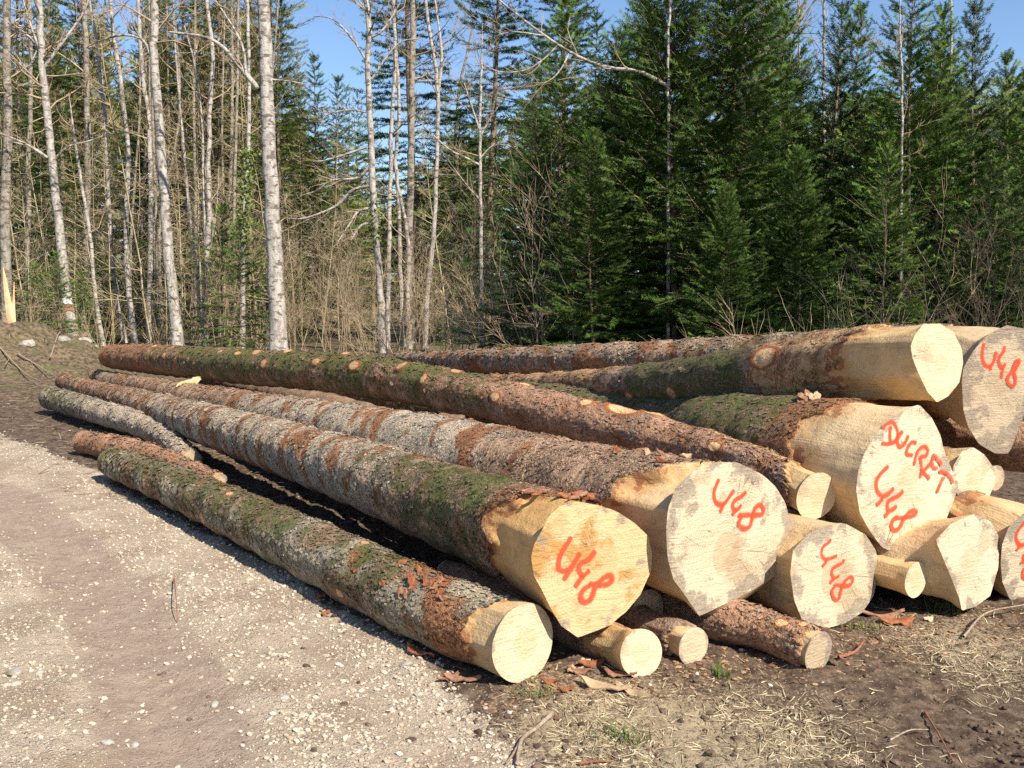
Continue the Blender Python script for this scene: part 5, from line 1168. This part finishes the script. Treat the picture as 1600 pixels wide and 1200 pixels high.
# ---------------- shrubs
def shrub(H, n, seed, mat, spread=.35, dep=2):
    g = np.random.default_rng(seed); segs = []
    for i in range(n):
        a = g.uniform(0, 6.28); o = np.array([math.cos(a), math.sin(a), 0]) * g.uniform(0, .35); d = np.array([math.cos(a) * spread * g.random() * 1.6, math.sin(a) * spread * g.random() * 1.6, 1.]); d /= np.linalg.norm(d)
        grow(g, segs, o, d, H * g.uniform(.5, 1.05), .010, dep, .03, .10, 6, .55)
    v, f = prisms(segs, 3); return mesh_from('bare_shrub', v, f, None, True, [mat])
SH = [shrub(3.2, 13, 1, M_twig), shrub(2.6, 14, 2, M_twigdead, .5), shrub(3.8, 10, 3, M_twig, .3), shrub(1.6, 22, 4, M_twigdead, .8, 1), shrub(2.9, 6, 7, M_twig, .45, 1), shrub(3.0, 8, 9, M_twigdark, .40, 2)]
M_haze = plain('twig_olive', (.30, .24, .14), (.46, .38, .24), 1.5, 0)
def twiggy(H, seed):
    g = np.random.default_rng(seed); segs = []; n = 12; p = np.array([0, 0, -.05]); d = np.array([0, 0, 1.]); pts = [p]
    for i in range(n):
        d = d + g.normal(0, .05, 3); d[2] += .1; d /= np.linalg.norm(d); q = pts[-1] + d * H / n; r = .045 * (1 - i / n * .85); segs.append([*pts[-1], *q, r, r * .92]); pts.append(q)
    for k in range(46):
        f = g.uniform(.12, .99); i = min(int(f * n), n - 1); a = g.uniform(0, 6.28); e = g.uniform(-.1, .7); L_ = (2.3 * (1.15 - f)) * g.uniform(.5, 1.1)
        grow(g, segs, pts[i] + (pts[i + 1] - pts[i]) * (f * n - i), np.array([math.cos(a) * math.cos(e), math.sin(a) * math.cos(e), math.sin(e)]), L_, .016, 2, .06, .14, 5, .6)
    segs = np.array(segs); segs[:, 6:] = np.maximum(segs[:, 6:], .0042); v, f = prisms(segs, 3); print('twiggy', len(segs)); return mesh_from('twiggy_tree', v, f, None, True, [M_haze])
TW = [twiggy(9.5, 3), twiggy(8.0, 5), twiggy(10.5, 9)]
gt = np.random.default_rng(21)
for i in range(36):
    px = -40 + 790 * (i + gt.random()) / 36; Y = gt.uniform(29.5, 36); o = link('twiggy_tree', TW[i % 3], None, (gxy(px, Y), Y, 0)); o.rotation_euler = (0, 0, gt.uniform(0, 6.28)); s_ = gt.uniform(.6, 1.05) * (.72 if px > 440 else 1); o.scale = (s_, s_, s_)
    tag(o, ('olive brown twiggy tree in the thicket behind the left pale stems', 'olive brown twiggy tree in the thicket behind the middle white stems')[px > 440], 'bare tree', ('twiggy thicket trees at left', 'twiggy thicket trees in the middle')[px > 440])
SP = [(455, 25, 0, 'brown brush immediately right of the big pale trunk'), (490, 26, 2, 'tall brown brush in the gap right of the big pale trunk'), (525, 25.5, 0, 'brown brush midway between the big trunk and the curved-limbed one'), (560, 27, 2, 'brown brush just left of the curved-limbed trunk'),
      (625, 25, 1, 'brown brush at the foot of the slim white stems'), (685, 24, 1, 'brown brush right of the slim white stems'), (720, 21, 0, 'dark twiggy bush left of the thin white birch'), (765, 19.5, 0, 'dense bare bush before the tall spruces'), (800, 18, 1, 'bare bush behind the long top log, centre'),
      (200, 32, 2, 'brown brush between the crossing pair and the mottled trunk'), (100, 33, 0, 'brown brush behind the blazed stem'), (300, 28, 1, 'brown brush around the forked trunk'), (340, 27, 2, 'brown brush left of the ivy clad stem'), (250, 29, 3, 'low brush at the foot of the mottled trunk'), (1395, 12.5, 4, 'bare leaning shrub behind the topmost butt, long pale rods'), (1480, 13.0, 5, 'bare brown shrub behind the slanted grey face'),
      (1575, 12.8, 5, 'bare brown shrub at the right edge'), (1330, 13.2, 3, 'low bare shrub just above the topmost log'), (1190, 12.4, 3, 'tiny bare shrub above the back log'), (870, 15.5, 0, 'bare shrub in front of the slender young spruce'), (590, 23, 3, 'low brush behind the far part of the long top log'), (160, 27, 3, 'low brush at the foot of the leaning thin stem'), (40, 26, 3, 'low brush beside the splintered stump'), (1600, 14.5, 2, 'tall bare shrub cut by the right frame edge'), (660, 27, 0, 'brown brush behind the rightmost white stem'), (410, 25.5, 3, 'low brush at the base of the big pale trunk')]
for i, (px, Y, k, lb) in enumerate(SP):
    o = link('bare_shrub', SH[k], None, (gxy(px, Y), Y, -.02)); o.rotation_euler = (0, 0, i * 1.1); o.scale = (1, 1, .85 + .3 * ((i * 7) % 5) / 5); tag(o, lb, 'shrub', 'bare shrubs along the wood edge')
# far wood that closes the view
def far_wood():
    g = np.random.default_rng(9); n = 26000; a = np.radians(g.uniform(-36, 36, n)); D = g.uniform(72, 110, n); z = g.random(n) ** .8
    x = D * np.sin(a); y = D * np.cos(a); top = 11 + 7 * fbm(np.stack([x * .09, y * .09, 0 * x], -1), 55, 3) * 1.6 - 9 * np.exp(-((np.degrees(a) + 7.5) / 4.2) ** 2)
    P = np.stack([x, y, z * top], -1); Dv = g.normal(0, 1, (n, 3)) * [1, 1, .35]; N = g.normal(0, .5, (n, 3)) + [0, 0, 1]
    return spray_mesh(P, Dv, N, g.uniform(.9, 2.0, n), g.random(n), 3)
v, f, t_ = far_wood(); tag(link('far_wood', mesh_from('far_wood', v, f, {'tint': ('FLOAT', t_)}, False, [M_needle3])), kind='stuff')
# sprouts on the back logs
for i, (k, s, dg) in enumerate([('E', 1.35, 88), ('E', 1.7, 84), ('F', 2.3, 85), ('F', 4.4, 88), ('F', 7.6, 90)]):
    p, n, T = LOGS[k]['surf'](s, dg); g2 = np.random.default_rng(i); V = []; Fc = []; T_ = []
    for q in range(12):
        c = np.array([g2.normal(0, .014), g2.normal(0, .014), g2.uniform(0, .035)]); u = g2.normal(0, 1, 3); u /= np.linalg.norm(u); w = np.cross(u, [0, 0, 1.]); w /= np.linalg.norm(w) + 1e-6; s_ = g2.uniform(.008, .016); b0 = len(V)
        V += [c - u * s_, c + w * s_ * .6, c + u * s_, c - w * s_ * .6]; Fc.append((b0, b0 + 1, b0 + 2, b0 + 3)); T_ += [g2.random()] * 4
    tag(link('green_sprout', mesh_from('green_sprout', V, np.array(Fc), {'tint': ('FLOAT', T_)}, False, [M_ivy]), None, tuple(p)), ('tiny green sprig on the topmost log', 'tiny green sprig on the scaly back log')[k == 'F'], 'sprig', 'tiny sprigs on the ' + ('topmost log', 'scaly back log')[k == 'F'])
